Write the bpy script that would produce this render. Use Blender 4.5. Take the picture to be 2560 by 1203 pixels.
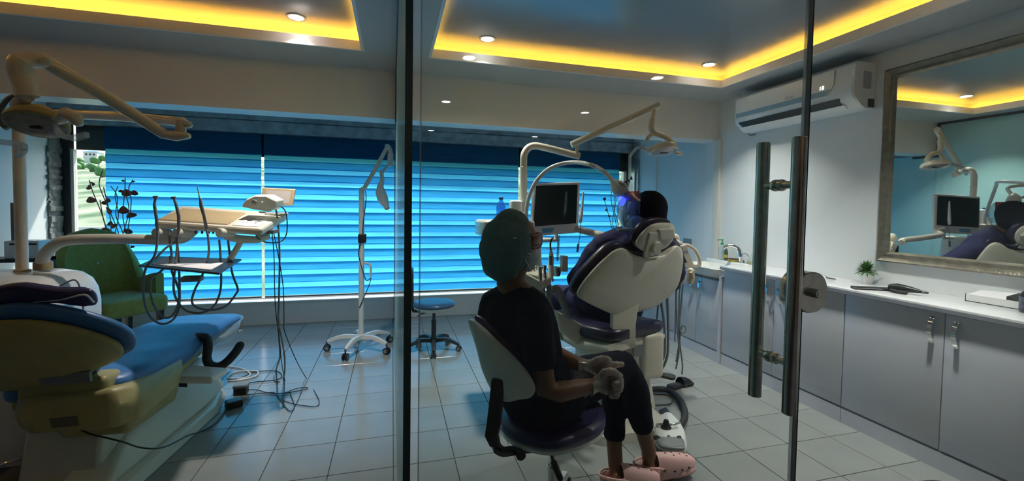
import bpy, bmesh, math, random
from mathutils import Vector, Matrix
from mathutils.geometry import tessellate_polygon
random.seed(7)
for _o in list(bpy.data.objects):
    bpy.data.objects.remove(_o)
SC = bpy.context.scene
COL = SC.collection
D = bpy.data

# ---------------------------------------------------------------- camera
F, CX, CY = 1087.14, 1280.0, 557.59          # focal length and principal point in photo pixels (2560 x 1203)
YAW, PITCH, ROLL = map(math.radians, (15.4008, 2.1138, 0.8703))
H = 1.42
_f = Vector((math.sin(YAW) * math.cos(PITCH), math.cos(YAW) * math.cos(PITCH), -math.sin(PITCH)))
_r0 = Vector((math.cos(YAW), -math.sin(YAW), 0))
_u0 = _r0.cross(_f)
_r = _r0 * math.cos(ROLL) + _u0 * math.sin(ROLL)
_u = _u0 * math.cos(ROLL) - _r0 * math.sin(ROLL)
CAM = Vector((0, 0, H))
cd = D.cameras.new('camera')
cam = D.objects.new('camera', cd)
COL.objects.link(cam)
cam.matrix_world = Matrix(((_r.x, _u.x, -_f.x, CAM.x), (_r.y, _u.y, -_f.y, CAM.y), (_r.z, _u.z, -_f.z, CAM.z), (0, 0, 0, 1)))
cd.sensor_fit = 'HORIZONTAL'
cd.sensor_width = 36
cd.lens = F / 2560 * 36
cd.shift_y = -(601.5 - CY) / 2560
cd.clip_start = 0.02
cd.clip_end = 400
SC.camera = cam

# ---------------------------------------------------------------- daylight
w = D.worlds.new('sky')
SC.world = w
w.use_nodes = True
nt = w.node_tree
bg = nt.nodes['Background']
sky = nt.nodes.new('ShaderNodeTexSky')
sky.sky_type = 'NISHITA'
sky.sun_disc = False
sky.sun_elevation = math.radians(52)
sky.sun_rotation = math.radians(20)
sky.air_density = 1.0
sky.dust_density = 3.0
nt.links.new(sky.outputs[0], bg.inputs[0])
bg.inputs[1].default_value = 0.235
sd = D.lights.new('sun', 'SUN')
sd.energy = 3.5
sd.angle = math.radians(2)
sd.color = (1.0, 0.95, 0.88)
sun = D.objects.new('sun', sd)
COL.objects.link(sun)
sun.rotation_euler = Vector((-0.45, -0.72, -1.15)).to_track_quat('-Z', 'Y').to_euler()

SC.view_settings.view_transform = 'Standard'
SC.view_settings.look = 'None'
SC.view_settings.gamma = 1.0
SC.view_settings.use_curve_mapping = False
SC.view_settings.exposure = 0.95

# ---------------------------------------------------------------- pixel helpers: a photo pixel gives a direction, the plane gives the distance
def ray(x, y):
    return _r * ((x - CX) / F) - _u * ((y - CY) / F) + _f
def PY(x, y, Y):
    d = ray(x, y); return CAM + d * (Y / d.y)
def PZ(x, y, z):
    d = ray(x, y); return CAM + d * ((z - H) / d.z)
def PX(x, y, X):
    d = ray(x, y); return CAM + d * (X / d.x)
def PP(x, y, p0, n):
    d = ray(x, y); n = Vector(n); return CAM + d * ((Vector(p0) - CAM).dot(n) / d.dot(n))
def proj(p):
    q = Vector(p) - CAM; z = q.dot(_f)
    return CX + F * q.dot(_r) / z, CY - F * q.dot(_u) / z, z
def V(*a):
    return Vector(a[0]) if len(a) == 1 else Vector(a)

# ---------------------------------------------------------------- materials
def newmat(name):
    m = D.materials.new(name); m.use_nodes = True
    return m, m.node_tree, m.node_tree.nodes['Principled BSDF']
def mat(name, col, rough=0.5, metal=0.0, var=0.06, scale=8.0, bump=0.0, bscale=60.0, coat=0.0, spec=0.5, sheen=0.0, trans=0.0):
    m, t, b = newmat(name)
    tc = t.nodes.new('ShaderNodeTexCoord')
    n = t.nodes.new('ShaderNodeTexNoise'); n.inputs['Scale'].default_value = scale; n.inputs['Detail'].default_value = 4
    t.links.new(tc.outputs['Object'], n.inputs['Vector'])
    r = t.nodes.new('ShaderNodeValToRGB')
    c = Vector(col[:3])
    r.color_ramp.elements[0].position = 0.3; r.color_ramp.elements[1].position = 0.7
    r.color_ramp.elements[0].color = (*(c * (1 - var)), 1); r.color_ramp.elements[1].color = (*[min(1, k) for k in c * (1 + var)], 1)
    t.links.new(n.outputs[0], r.inputs[0]); t.links.new(r.outputs[0], b.inputs['Base Color'])
    b.inputs['Roughness'].default_value = rough; b.inputs['Metallic'].default_value = metal
    b.inputs['Specular IOR Level'].default_value = spec
    b.inputs['Coat Weight'].default_value = coat; b.inputs['Coat Roughness'].default_value = 0.05
    b.inputs['Sheen Weight'].default_value = sheen
    b.inputs['Transmission Weight'].default_value = trans
    if bump > 0:
        n2 = t.nodes.new('ShaderNodeTexNoise'); n2.inputs['Scale'].default_value = bscale; n2.inputs['Detail'].default_value = 3
        t.links.new(tc.outputs['Object'], n2.inputs['Vector'])
        bp = t.nodes.new('ShaderNodeBump'); bp.inputs['Strength'].default_value = bump; bp.inputs['Distance'].default_value = 0.01
        t.links.new(n2.outputs[0], bp.inputs['Height']); t.links.new(bp.outputs[0], b.inputs['Normal'])
    return m
def emit(name, col, s):
    m, t, b = newmat(name)
    b.inputs['Base Color'].default_value = (*col, 1)
    b.inputs['Emission Color'].default_value = (*col, 1); b.inputs['Emission Strength'].default_value = s
    return m
def glass(name, tint=(0.93, 0.97, 0.95), refl=1.0, rough=0.0, milk=0.0, milkcol=(0.8, 0.9, 0.9)):
    m, t, b = newmat(name); t.nodes.remove(b)
    out = t.nodes['Material Output']
    tr = t.nodes.new('ShaderNodeBsdfTransparent'); tr.inputs[0].default_value = (*tint, 1)
    gl = t.nodes.new('ShaderNodeBsdfGlossy'); gl.inputs['Roughness'].default_value = rough
    lw = t.nodes.new('ShaderNodeLayerWeight'); lw.inputs[0].default_value = 0.5
    pw = t.nodes.new('ShaderNodeMath'); pw.operation = 'POWER'; pw.inputs[1].default_value = 5.0
    t.links.new(lw.outputs['Facing'], pw.inputs[0])
    mu = t.nodes.new('ShaderNodeMath'); mu.operation = 'MULTIPLY_ADD'; mu.inputs[1].default_value = 0.92 * min(refl, 1); mu.inputs[2].default_value = 0.04 * refl
    t.links.new(pw.outputs[0], mu.inputs[0])
    mx = t.nodes.new('ShaderNodeMixShader'); t.links.new(mu.outputs[0], mx.inputs[0])
    base = tr
    if milk > 0:
        df = t.nodes.new('ShaderNodeBsdfDiffuse'); df.inputs[0].default_value = (*milkcol, 1)
        tl = t.nodes.new('ShaderNodeBsdfTranslucent'); tl.inputs[0].default_value = (*milkcol, 1)
        m1 = t.nodes.new('ShaderNodeMixShader'); m1.inputs[0].default_value = 0.6
        t.links.new(df.outputs[0], m1.inputs[1]); t.links.new(tl.outputs[0], m1.inputs[2])
        base = t.nodes.new('ShaderNodeMixShader'); base.inputs[0].default_value = milk
        t.links.new(tr.outputs[0], base.inputs[1]); t.links.new(m1.outputs[0], base.inputs[2])
    t.links.new(base.outputs[0], mx.inputs[1]); t.links.new(gl.outputs[0], mx.inputs[2])
    t.links.new(mx.outputs[0], out.inputs[0])
    return m
def fabric_tl(name, col, tl=0.7, tint=None, see=0.0):
    m, t, b = newmat(name); t.nodes.remove(b); out = t.nodes['Material Output']
    tc = t.nodes.new('ShaderNodeTexCoord')
    n = t.nodes.new('ShaderNodeTexNoise'); n.inputs['Scale'].default_value = 3.0; n.inputs['Detail'].default_value = 3
    mp = t.nodes.new('ShaderNodeMapping'); mp.inputs['Scale'].default_value = (1.0, 1.0, 14.0)
    t.links.new(tc.outputs['Object'], mp.inputs[0]); t.links.new(mp.outputs[0], n.inputs['Vector'])
    def ramp(c):
        r = t.nodes.new('ShaderNodeValToRGB'); c = Vector(c)
        r.color_ramp.elements[0].position = 0.3; r.color_ramp.elements[1].position = 0.7
        r.color_ramp.elements[0].color = (*(c * 0.88), 1); r.color_ramp.elements[1].color = (*[min(1, k) for k in c * 1.1], 1)
        t.links.new(n.outputs[0], r.inputs[0]); return r
    df = t.nodes.new('ShaderNodeBsdfDiffuse'); t.links.new(ramp(col).outputs[0], df.inputs[0])
    tr = t.nodes.new('ShaderNodeBsdfTranslucent'); t.links.new(ramp(tint or col).outputs[0], tr.inputs[0])
    mx = t.nodes.new('ShaderNodeMixShader'); mx.inputs[0].default_value = tl
    t.links.new(df.outputs[0], mx.inputs[1]); t.links.new(tr.outputs[0], mx.inputs[2])
    last = mx
    if see:
        ts = t.nodes.new('ShaderNodeBsdfTransparent'); last = t.nodes.new('ShaderNodeMixShader'); last.inputs[0].default_value = see
        t.links.new(mx.outputs[0], last.inputs[1]); t.links.new(ts.outputs[0], last.inputs[2])
    t.links.new(last.outputs[0], out.inputs[0]); return m

M = {}
M['plaster'] = mat('white_plaster', (0.78, 0.79, 0.80), 0.45, var=0.03, scale=2.5, bump=0.08, bscale=25)
M['cream_plaster'] = mat('cream_plaster', (0.74, 0.70, 0.64), 0.32, var=0.05, scale=1.5, bump=0.1, bscale=14)
M['soffit'] = mat('soffit_paint', (0.46, 0.475, 0.48), 0.5, var=0.03)
M['panel'] = mat('glossy_ceiling_paint', (0.22, 0.265, 0.31), 0.20, var=0.10, scale=1.2, bump=0.3, bscale=2.2, spec=1.0)
M['fascia'] = mat('fascia_paint', (0.80, 0.76, 0.74), 0.35, var=0.03)
M['raw'] = mat('rough_concrete', (0.20, 0.21, 0.21), 0.9, var=0.5, scale=14, bump=0.6, bscale=30)
M['grout'] = mat('grout', (0.09, 0.095, 0.09), 0.9)
M['tile'] = mat('floor_tile_glaze', (0.27, 0.28, 0.27), 0.18, var=0.07, scale=3.0, bump=0.05, bscale=30, spec=0.75)
M['laminate'] = mat('white_laminate', (0.60, 0.60, 0.67), 0.32, var=0.03, scale=2)
M['counter'] = mat('white_worktop', (0.74, 0.73, 0.76), 0.22, var=0.04, scale=20)
M['edge'] = mat('grey_edge_band', (0.33, 0.34, 0.40), 0.4)
M['ceramic'] = mat('ceramic', (0.82, 0.82, 0.80), 0.12, var=0.02, coat=0.5)
M['steel'] = mat('brushed_steel', (0.74, 0.72, 0.67), 0.22, 1.0, var=0.10, scale=40)
M['chrome'] = mat('chrome', (0.78, 0.79, 0.80), 0.12, 1.0, var=0.02)
M['galv'] = mat('galvanised_steel', (0.40, 0.44, 0.46), 0.34, 0.8, var=0.3, scale=9, bump=0.2, bscale=20)
M['alu'] = mat('dark_aluminium', (0.05, 0.055, 0.06), 0.4, 0.5)
M['cream'] = mat('cream_enamel', (0.70, 0.63, 0.52), 0.28, var=0.04, coat=0.4)
M['cream2'] = mat('pale_cream_plastic', (0.66, 0.63, 0.54), 0.33, var=0.03, coat=0.2)
M['olive'] = mat('yellowed_cream_shell', (0.40, 0.34, 0.15), 0.42, var=0.08)
M['tan'] = mat('tan_silicone', (0.37, 0.275, 0.15), 0.5, var=0.06)
M['white_pl'] = mat('white_plastic', (0.76, 0.76, 0.75), 0.3, var=0.02, coat=0.2)
M['grey_pl'] = mat('grey_plastic', (0.22, 0.23, 0.24), 0.45)
M['black'] = mat('black_plastic', (0.018, 0.018, 0.020), 0.4)
M['rubber'] = mat('black_rubber', (0.02, 0.02, 0.022), 0.6)
M['hose'] = mat('grey_hose', (0.20, 0.21, 0.22), 0.45)
M['blue_vinyl'] = mat('blue_vinyl', (0.055, 0.17, 0.42), 0.38, var=0.10, scale=5, bump=0.25, bscale=9)
M['stool_blue'] = mat('dark_blue_vinyl', (0.035, 0.085, 0.19), 0.28, var=0.1)
M['purple_vinyl'] = mat('purple_vinyl', (0.035, 0.03, 0.11), 0.36, var=0.1, bump=0.08, bscale=30)
M['navy_vinyl'] = mat('navy_vinyl', (0.020, 0.018, 0.050), 0.33, var=0.1)
M['scrub'] = mat('dark_scrub_cloth', (0.004, 0.011, 0.026), 0.9, var=0.15, bump=0.15, bscale=120, spec=0.15)
M['trouser'] = mat('dark_trouser_cloth', (0.006, 0.008, 0.017), 0.9, var=0.15, bump=0.15, bscale=120, spec=0.15)
M['navy'] = mat('navy_cloth', (0.022, 0.022, 0.085), 0.8, var=0.15, bump=0.15, bscale=90)
M['skin'] = mat('brown_skin', (0.20, 0.085, 0.042), 0.48, var=0.08, scale=14)
M['capcloth'] = mat('teal_cap_cloth', (0.085, 0.195, 0.215), 0.8, var=0.12, scale=20, bump=0.9, bscale=45)
M['mask'] = mat('mask_cloth', (0.30, 0.43, 0.45), 0.8, var=0.04)
M['pink'] = mat('pink_foam', (0.78, 0.46, 0.44), 0.55, var=0.03)
M['green_fab'] = mat('green_upholstery', (0.24, 0.27, 0.06), 0.85, var=0.12, scale=30, bump=0.15, bscale=150, sheen=0.3)
M['dark_wood'] = mat('dark_wood', (0.03, 0.022, 0.018), 0.5)
M['screen'] = mat('dark_screen', (0.012, 0.028, 0.030), 0.10, var=0.02, spec=0.6)
M['white_metal'] = mat('white_metal', (0.72, 0.72, 0.70), 0.3, var=0.02)
M['gilt'] = mat('antique_silver_frame', (0.24, 0.215, 0.17), 0.42, 0.55, var=0.25, scale=25, bump=0.3, bscale=70)
M['mirror'] = mat('mirror_silver', (0.90, 0.95, 0.95), 0.015, 1.0, var=0.0)
M['door_glass'] = glass('door_glass', (0.90, 0.945, 0.93), 1.0)
M['glass_edge'] = mat('green_glass_edge', (0.04, 0.11, 0.105), 0.3, spec=0.8)
M['part_glass'] = glass('tinted_partition_glass', (0.55, 0.72, 0.72), 0.55, 0.10, milk=0.78, milkcol=(0.66, 0.88, 0.87))
M['win_glass'] = glass('window_glass', (0.94, 0.97, 0.95), 0.8)
M['clear'] = glass('clear_plastic', (0.90, 0.93, 0.93), 1.3, 0.08, milk=0.10)
M['seal'] = glass('frosted_seal', (0.85, 0.87, 0.88), 1.5, 0.2, milk=0.45, milkcol=(0.75, 0.77, 0.80))
M['film'] = glass('plastic_film', (0.80, 0.82, 0.82), 1.5, 0.15, milk=0.35, milkcol=(0.75, 0.75, 0.73))
M['glove'] = glass('thin_glove_plastic', (0.70, 0.66, 0.63), 1.4, 0.25, milk=0.75, milkcol=(0.66, 0.58, 0.55))
M['visor'] = glass('visor_film', (0.55, 0.66, 0.72), 3.0, 0.05, milk=0.25, milkcol=(0.25, 0.40, 0.50))
M['amber'] = mat('orange_goggle', (0.16, 0.02, 0.015), 0.2, spec=0.6)
M['gold'] = mat('gold_pin', (0.75, 0.6, 0.3), 0.25, 1.0)
M['blue_bottle'] = glass('blue_bottle', (0.25, 0.55, 0.85), 1.0, 0.05, milk=0.15, milkcol=(0.1, 0.4, 0.8))
M['leaf'] = mat('grass_leaf', (0.08, 0.21, 0.05), 0.5, var=0.35, scale=40)
M['twig'] = mat('dry_twig', (0.24, 0.17, 0.14), 0.7, var=0.2)
M['twig_leaf'] = mat('dry_leaf', (0.28, 0.09, 0.065), 0.6, var=0.3, scale=30)
M['green_pl'] = mat('green_pump', (0.03, 0.35, 0.10), 0.4)
M['yellow_pl'] = mat('yellow_sponge', (0.55, 0.38, 0.05), 0.7)
M['paper'] = mat('paper', (0.80, 0.78, 0.80), 0.7, var=0.02)
M['print'] = mat('dark_print', (0.05, 0.05, 0.07), 0.6)
M['grey_print'] = mat('grey_print', (0.35, 0.36, 0.40), 0.6)
M['ac_blue'] = mat('pale_blue_band', (0.26, 0.42, 0.56), 0.25)
M['led_warm'] = emit('warm_led', (1.0, 0.46, 0.045), 30.0)
M['led_dim'] = emit('dim_warm_led', (1.0, 0.44, 0.04), 5.0)
M['lamp_on'] = emit('downlight_diffuser', (1.0, 0.98, 0.95), 14.0)
M['blue_led'] = emit('blue_led', (0.02, 0.03, 1.0), 7.0)
M['digit'] = emit('white_digits', (1.0, 1.0, 0.9), 1.6)
M['blind_a'] = fabric_tl('blue_dense_band', (0.03, 0.15, 0.34), 0.64, (0.030, 0.30, 0.68))
M['blind_roll'] = fabric_tl('blue_rolled_fabric', (0.028, 0.16, 0.31), 0.5, (0.04, 0.28, 0.56))
M['blind_b'] = fabric_tl('blue_sheer_band', (0.05, 0.22, 0.42), 0.72, (0.085, 0.52, 0.90))
M['lens'] = mat('lamp_lens', (0.30, 0.27, 0.25), 0.18, var=0.25, scale=30)
M['dark_unseen_wall'] = mat('dark_brown_wall', (0.16, 0.11, 0.08), 0.5, var=0.2, scale=3)  # dark tone made up for unseen walls, to weaken reflections in the door
M['brown_cab'] = mat('dim_brown_panel', (0.20, 0.15, 0.11), 0.6)

# ---------------------------------------------------------------- mesh builder
class MB:
    def __init__(self, T=None):
        self.v = []; self.f = []; self.T = T
    def add(self, vs, fs):
        o = len(self.v)
        if self.T is not None: vs = [self.T @ Vector(p) for p in vs]
        self.v += [Vector(p) for p in vs]; self.f += [[i + o for i in f] for f in fs]
        return self
    def box(self, a, b):
        x0, y0, z0 = a; x1, y1, z1 = b
        return self.add([(x0, y0, z0), (x1, y0, z0), (x1, y1, z0), (x0, y1, z0), (x0, y0, z1), (x1, y0, z1), (x1, y1, z1), (x0, y1, z1)],
                        [(0, 3, 2, 1), (4, 5, 6, 7), (0, 1, 5, 4), (1, 2, 6, 5), (2, 3, 7, 6), (3, 0, 4, 7)])
    def hexa(self, p):                      # eight corners: bottom ring then top ring
        return self.add(p, [(0, 3, 2, 1), (4, 5, 6, 7), (0, 1, 5, 4), (1, 2, 6, 5), (2, 3, 7, 6), (3, 0, 4, 7)])
    def rbox(self, a, b, r=0.02, n=4):      # box with rounded edges all round
        a = Vector(a); b = Vector(b); c = (a + b) / 2; h = (b - a) / 2
        r = min(r, h.x * .999, h.y * .999, h.z * .999)
        def ring(rr, z):
            out = []
            for k, (sx, sy) in enumerate(((1, 1), (-1, 1), (-1, -1), (1, -1))):
                for i in range(n + 1):
                    t = math.pi / 2 * (k + i / n)
                    out.append((c.x + sx * (h.x - r) + rr * math.cos(t), c.y + sy * (h.y - r) + rr * math.sin(t), z))
            return out
        rings = []
        for i in range(n + 1):
            t = math.pi / 2 * i / n
            rings.append(ring(r * math.sin(t), c.z - h.z + r - r * math.cos(t)))
        for i in range(n + 1):
            t = math.pi / 2 * i / n
            rings.append(ring(r * math.cos(t), c.z + h.z - r + r * math.sin(t)))
        return self.loft(rings)
    def loft(self, rings, cap=True, closed=True):
        n = len(rings[0]); vs = [p for r in rings for p in r]; fs = []
        for k in range(len(rings) - 1):
            for i in range(n if closed else n - 1):
                j = (i + 1) % n
                fs.append((k * n + i, k * n + j, (k + 1) * n + j, (k + 1) * n + i))
        if cap and closed:
            fs.append(tuple(range(n - 1, -1, -1))); fs.append(tuple((len(rings) - 1) * n + i for i in range(n)))
        return self.add(vs, fs)
    def tube(self, pts, r, seg=10, cap=True, round_cap=False):
        pts = [Vector(p) for p in pts]; m = len(pts)
        rs = r if isinstance(r, (list, tuple)) else [r] * m
        tan = []
        for i in range(m):
            a = pts[max(0, i - 1)]; b = pts[min(m - 1, i + 1)]
            t = (b - a); tan.append(t.normalized() if t.length > 1e-9 else Vector((0, 0, 1)))
        n = tan[0].orthogonal().normalized(); rings = []
        def ring(c, n, b, rr): return [c + (n * math.cos(2 * math.pi * k / seg) + b * math.sin(2 * math.pi * k / seg)) * rr for k in range(seg)]
        for i in range(m):
            if i: n = (n - tan[i] * n.dot(tan[i])).normalized()
            b = tan[i].cross(n)
            if i == 0 and round_cap:
                for q in (0.15, 0.5, 0.85): rings.append(ring(pts[0] - tan[0] * rs[0] * math.sqrt(1 - q * q) , n, b, rs[0] * q))
            rings.append(ring(pts[i], n, b, rs[i]))
            if i == m - 1 and round_cap:
                for q in (0.85, 0.5, 0.15): rings.append(ring(pts[i] + tan[i] * rs[i] * math.sqrt(1 - q * q), n, b, rs[i] * q))
        return self.loft(rings, cap)
    def limb(self, nodes, ref, seg=16):     # nodes: (pos, half-width along ref, half-width across)
        ref = Vector(ref).normalized(); m = len(nodes); rings = []
        P = [Vector(n[0]) for n in nodes]
        for i in range(m):
            t = (P[min(m - 1, i + 1)] - P[max(0, i - 1)]).normalized()
            a = (ref - t * ref.dot(t)).normalized(); b = t.cross(a)
            ra, rb = nodes[i][1], nodes[i][2]
            if i == 0:
                for q in (0.2, 0.6, 0.9): rings.append([P[0] - t * min(ra, rb) * math.sqrt(1 - q * q) * .8 + (a * math.cos(6.2832 * k / seg) * ra + b * math.sin(6.2832 * k / seg) * rb) * q for k in range(seg)])
            rings.append([P[i] + a * math.cos(6.2832 * k / seg) * ra + b * math.sin(6.2832 * k / seg) * rb for k in range(seg)])
            if i == m - 1:
                for q in (0.9, 0.6, 0.2): rings.append([P[i] + t * min(ra, rb) * math.sqrt(1 - q * q) * .8 + (a * math.cos(6.2832 * k / seg) * ra + b * math.sin(6.2832 * k / seg) * rb) * q for k in range(seg)])
        return self.loft(rings)
    def ell(self, c, r, seg=20, rings=12, R=None):
        c = Vector(c); out = []
        for i in range(1, rings):
            t = math.pi * i / rings
            out.append([(r[0] * math.sin(t) * math.cos(6.283185 * k / seg), r[1] * math.sin(t) * math.sin(6.283185 * k / seg), -r[2] * math.cos(t)) for k in range(seg)])
        if R is not None: out = [[R @ Vector(p) for p in q] for q in out]
        return self.loft([[c + Vector(p) for p in q] for q in out])
    def lathe(self, prof, c=(0, 0, 0), axis=(0, 0, 1), seg=24):   # prof: (radius, height)
        ax = Vector(axis).normalized(); n = ax.orthogonal().normalized(); b = ax.cross(n); c = Vector(c)
        return self.loft([[c + ax * h + (n * math.cos(6.283185 * k / seg) + b * math.sin(6.283185 * k / seg)) * max(r, 1e-4) for k in range(seg)] for r, h in prof])
    def cyl(self, a, b, r, seg=16):
        a = Vector(a); b = Vector(b); L = (b - a).length; e = min(r * .15, L * .2)
        return self.lathe([(r - e, 0), (r, e), (r, L - e), (r - e, L)], a, b - a, seg)
    def prism(self, poly, d):               # planar polygon extruded by vector d
        poly = [Vector(p) for p in poly]; d = Vector(d); n = len(poly)
        tri = tessellate_polygon([poly])
        vs = poly + [p + d for p in poly]
        fs = [tuple(t) for t in tri] + [tuple(i + n for i in reversed(t)) for t in tri] + [(i, (i + 1) % n, (i + 1) % n + n, i + n) for i in range(n)]
        return self.add(vs, fs)
    def pillow(self, poly, nrm, tf, tb, crown_f=0.0, crown_b=0.0, edge=0.02, nres=72):
        # closed star-shaped outline in a plane -> body of thickness tf along nrm and tb against it, rounded edge, crowned faces
        poly = smooth_loop([Vector(p) for p in poly], nres); nrm = Vector(nrm).normalized()
        c = sum(poly, Vector()) / len(poly); size = sum((p - c).length for p in poly) / len(poly)
        e = min(edge / size, .5)
        S = [(0.02, 1), (0.3, .93), (0.6, .72), (0.85, .34), (1 - e, .1 if e < .15 else 0), (1 - e * .3, -.0)]
        rings = []
        for s, k in S: rings.append([c + (p - c) * s + nrm * (tf * (1 if s < 1 - e * .5 else .72) + crown_f * max(k, 0)) for p in poly])
        rings.append([p + nrm * tf * .35 for p in poly]); rings.append([p - nrm * tb * .35 for p in poly])
        for s, k in reversed(S): rings.append([c + (p - c) * s - nrm * (tb * (1 if s < 1 - e * .5 else .72) + crown_b * max(k, 0)) for p in poly])
        return self.loft(rings)

def smooth_loop(P, n):
    m = len(P); out = []
    for i in range(n):
        t = i / n * m; k = int(t); u = t - k
        p0, p1, p2, p3 = P[(k - 1) % m], P[k % m], P[(k + 1) % m], P[(k + 2) % m]
        out.append(.5 * ((2 * p1) + (p2 - p0) * u + (2 * p0 - 5 * p1 + 4 * p2 - p3) * u * u + (3 * p1 - p0 - 3 * p2 + p3) * u ** 3))
    return out
def spl(P, k=6):                            # smooth open curve through points
    P = [Vector(p) for p in P]; out = []
    if len(P) < 3: return P
    for i in range(len(P) - 1):
        p1, p2 = P[i], P[i + 1]; p0 = P[i - 1] if i else p1 * 2 - p2; p3 = P[i + 2] if i + 2 < len(P) else p2 * 2 - p1
        for j in range(k):
            u = j / k
            out.append(.5 * ((2 * p1) + (p2 - p0) * u + (2 * p0 - 5 * p1 + 4 * p2 - p3) * u * u + (3 * p1 - p0 - 3 * p2 + p3) * u ** 3))
    return out + [P[-1]]

ORG = {}
def tag(o, label=None, cat=None, group=None, kind=None):
    if label: o['label'] = label
    if cat: o['category'] = cat
    if group: o['group'] = group
    if kind: o['kind'] = kind
    return o
def thing(name, loc, label, cat, group=None):
    o = D.objects.new(name, None); o.empty_display_size = 0.05; COL.objects.link(o)
    o.location = Vector(loc); ORG[o] = Vector(loc)
    return tag(o, label, cat, group)
def obj(name, mb, m, parent=None, label=None, cat=None, group=None, kind=None, smooth=40, loc=None, bevel=0.0):
    me = D.meshes.new(name)
    off = ORG[parent] if parent is not None else (Vector(loc) if loc is not None else Vector((0, 0, 0)))
    me.from_pydata([tuple(p - off) for p in mb.v], [], [tuple(f) for f in mb.f])
    me.materials.append(M[m] if isinstance(m, str) else m)
    bm = bmesh.new(); bm.from_mesh(me); bmesh.ops.recalc_face_normals(bm, faces=bm.faces); bm.to_mesh(me); bm.free()
    me.update()
    if smooth:
        me.shade_smooth(); me.set_sharp_from_angle(angle=math.radians(smooth))
    o = D.objects.new(name, me); COL.objects.link(o)
    if parent is not None: o.parent = parent
    elif loc is not None: o.location = off
    ORG[o] = off
    if bevel > 0:
        bv = o.modifiers.new('bevel', 'BEVEL'); bv.width = bevel; bv.segments = 2; bv.limit_method = 'ANGLE'
    return tag(o, label, cat, group, kind)
def union(o, vox, it=4, fac=0.5):           # weld overlapping volumes into one continuous skin
    r = o.modifiers.new('weld', 'REMESH'); r.mode = 'VOXEL'; r.voxel_size = vox; r.use_smooth_shade = True
    if it:
        s = o.modifiers.new('relax', 'SMOOTH'); s.iterations = it; s.factor = fac
    return o
def folds(o, strength, size, name):
    tx = D.textures.new(name, 'CLOUDS'); tx.noise_scale = size; tx.noise_depth = 2
    d = o.modifiers.new('folds', 'DISPLACE'); d.texture = tx; d.strength = strength; d.mid_level = 0.5; d.texture_coords = 'LOCAL'
    return o
def text(name, body, size, m, parent, loc, R, thick=0.0005):
    cu = D.curves.new(name + '_font', 'FONT'); cu.body = body; cu.size = size; cu.extrude = thick; cu.align_x = 'CENTER'; cu.align_y = 'CENTER'
    tmp = D.objects.new(name + '_tmp', cu); COL.objects.link(tmp)
    dg = bpy.context.evaluated_depsgraph_get(); dg.update()
    me = D.meshes.new_from_object(tmp.evaluated_get(dg)); D.objects.remove(tmp)
    me.materials.clear(); me.materials.append(M[m])
    o = D.objects.new(name, me); COL.objects.link(o); o.parent = parent
    o.matrix_local = Matrix.Translation(Vector(loc) - ORG[parent]) @ R.to_4x4()
    return o
def S(o): return tag(o, kind='structure')
# ================================================================ structure
XL, XR, YB, YW, ZC = -3.42, 3.35, -5.2, 5.62, 2.56
YG = 1.05                                     # plane of the glass front
YBM0, YBM1, ZBM = 3.91, 4.14, 2.16            # dropped beam

floor = S(obj('floor', MB().box((XL - .1, YB - .1, -.12), (XR + .1, YW + .02, -.006)), 'grout', smooth=0))
TS, TX0, TY0, J = 0.332, 0.0125, 2.395, 0.004
tb = MB(); hh = TS / 2 - J / 2; b_ = .0015
tb.loft([[(-hh, -hh, -.006), (hh, -hh, -.006), (hh, hh, -.006), (-hh, hh, -.006)],
         [(-hh, -hh, -b_), (hh, -hh, -b_), (hh, hh, -b_), (-hh, hh, -b_)],
         [(-hh + b_, -hh + b_, 0), (hh - b_, -hh + b_, 0), (hh - b_, hh - b_, 0), (-hh + b_, hh - b_, 0)]])
tile0 = obj('floor_tile', tb, 'tile', smooth=0)
tile_mesh = tile0.data
D.objects.remove(tile0)
cells = []
for i in range(int((XL - TX0) / TS) - 1, int((XR - TX0) / TS) + 1):
    for j in range(int((YB - TY0) / TS) - 1, int((YW - TY0) / TS) + 1):
        x0, y0 = TX0 + i * TS, TY0 + j * TS
        if x0 < XL - TS or x0 + TS > XR + .3 or y0 < YG - .35 or y0 + TS > YW + .2: continue
        c = Vector((x0 + TS / 2, y0 + TS / 2, 0)); px, py, dz = proj(c)
        vis = dz > .3 and -200 < px < 2760 and py < 1420
        cells.append((not vis, c.length, x0, y0))
cells.sort()
rest = MB()
for k, (hid, _, x0, y0) in enumerate(cells):
    c = (x0 + TS / 2, y0 + TS / 2, 0)
    if not hid and k < 296:
        t = D.objects.new('floor_tile', tile_mesh); COL.objects.link(t); t.parent = floor; t.location = c
    else:
        rest.box((x0 + J / 2, y0 + J / 2, -.006), (x0 + TS - J / 2, y0 + TS - J / 2, 0))
tag(obj('floor_tile_field', rest, 'tile', floor, smooth=0), kind='stuff')

S(obj('floor_reception', MB().box((XL, YB, -.006), (XR, YG - .30, .001)), mat('dark_unseen_floor', (.03, .03, .034), .9, var=.2, scale=60, bump=.3, bscale=300), smooth=0))  # unseen floor made dark to cut the veil on the door glass
S(obj('wall_right', MB().box((XR, YG - .02, 0), (XR + .15, 5.95, 2.75)), 'plaster', smooth=0))
S(obj('wall_reception', MB().box((XR, YB, 0), (XR + .15, -2.0, 2.75)), 'dark_unseen_wall', smooth=0))  # unseen wall part kept dark so the door glass reflects little
S(obj('wall_reception', MB().box((XR, -2.0, 0), (XR + .15, YG - .02, 2.75)), 'plaster', smooth=0))  # unseen wall part kept pale to brighten what the door handles reflect
S(obj('wall_left', MB().box((XL - .15, YB, 0), (XL, 5.95, 2.75)), 'plaster', smooth=0))
S(obj('wall_back', MB().box((XL - .15, YB - .15, 0), (XR + .15, YB, 2.75)), 'dark_unseen_wall', smooth=0))  # unseen end wall, darkened to keep the glass reflection low
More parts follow.
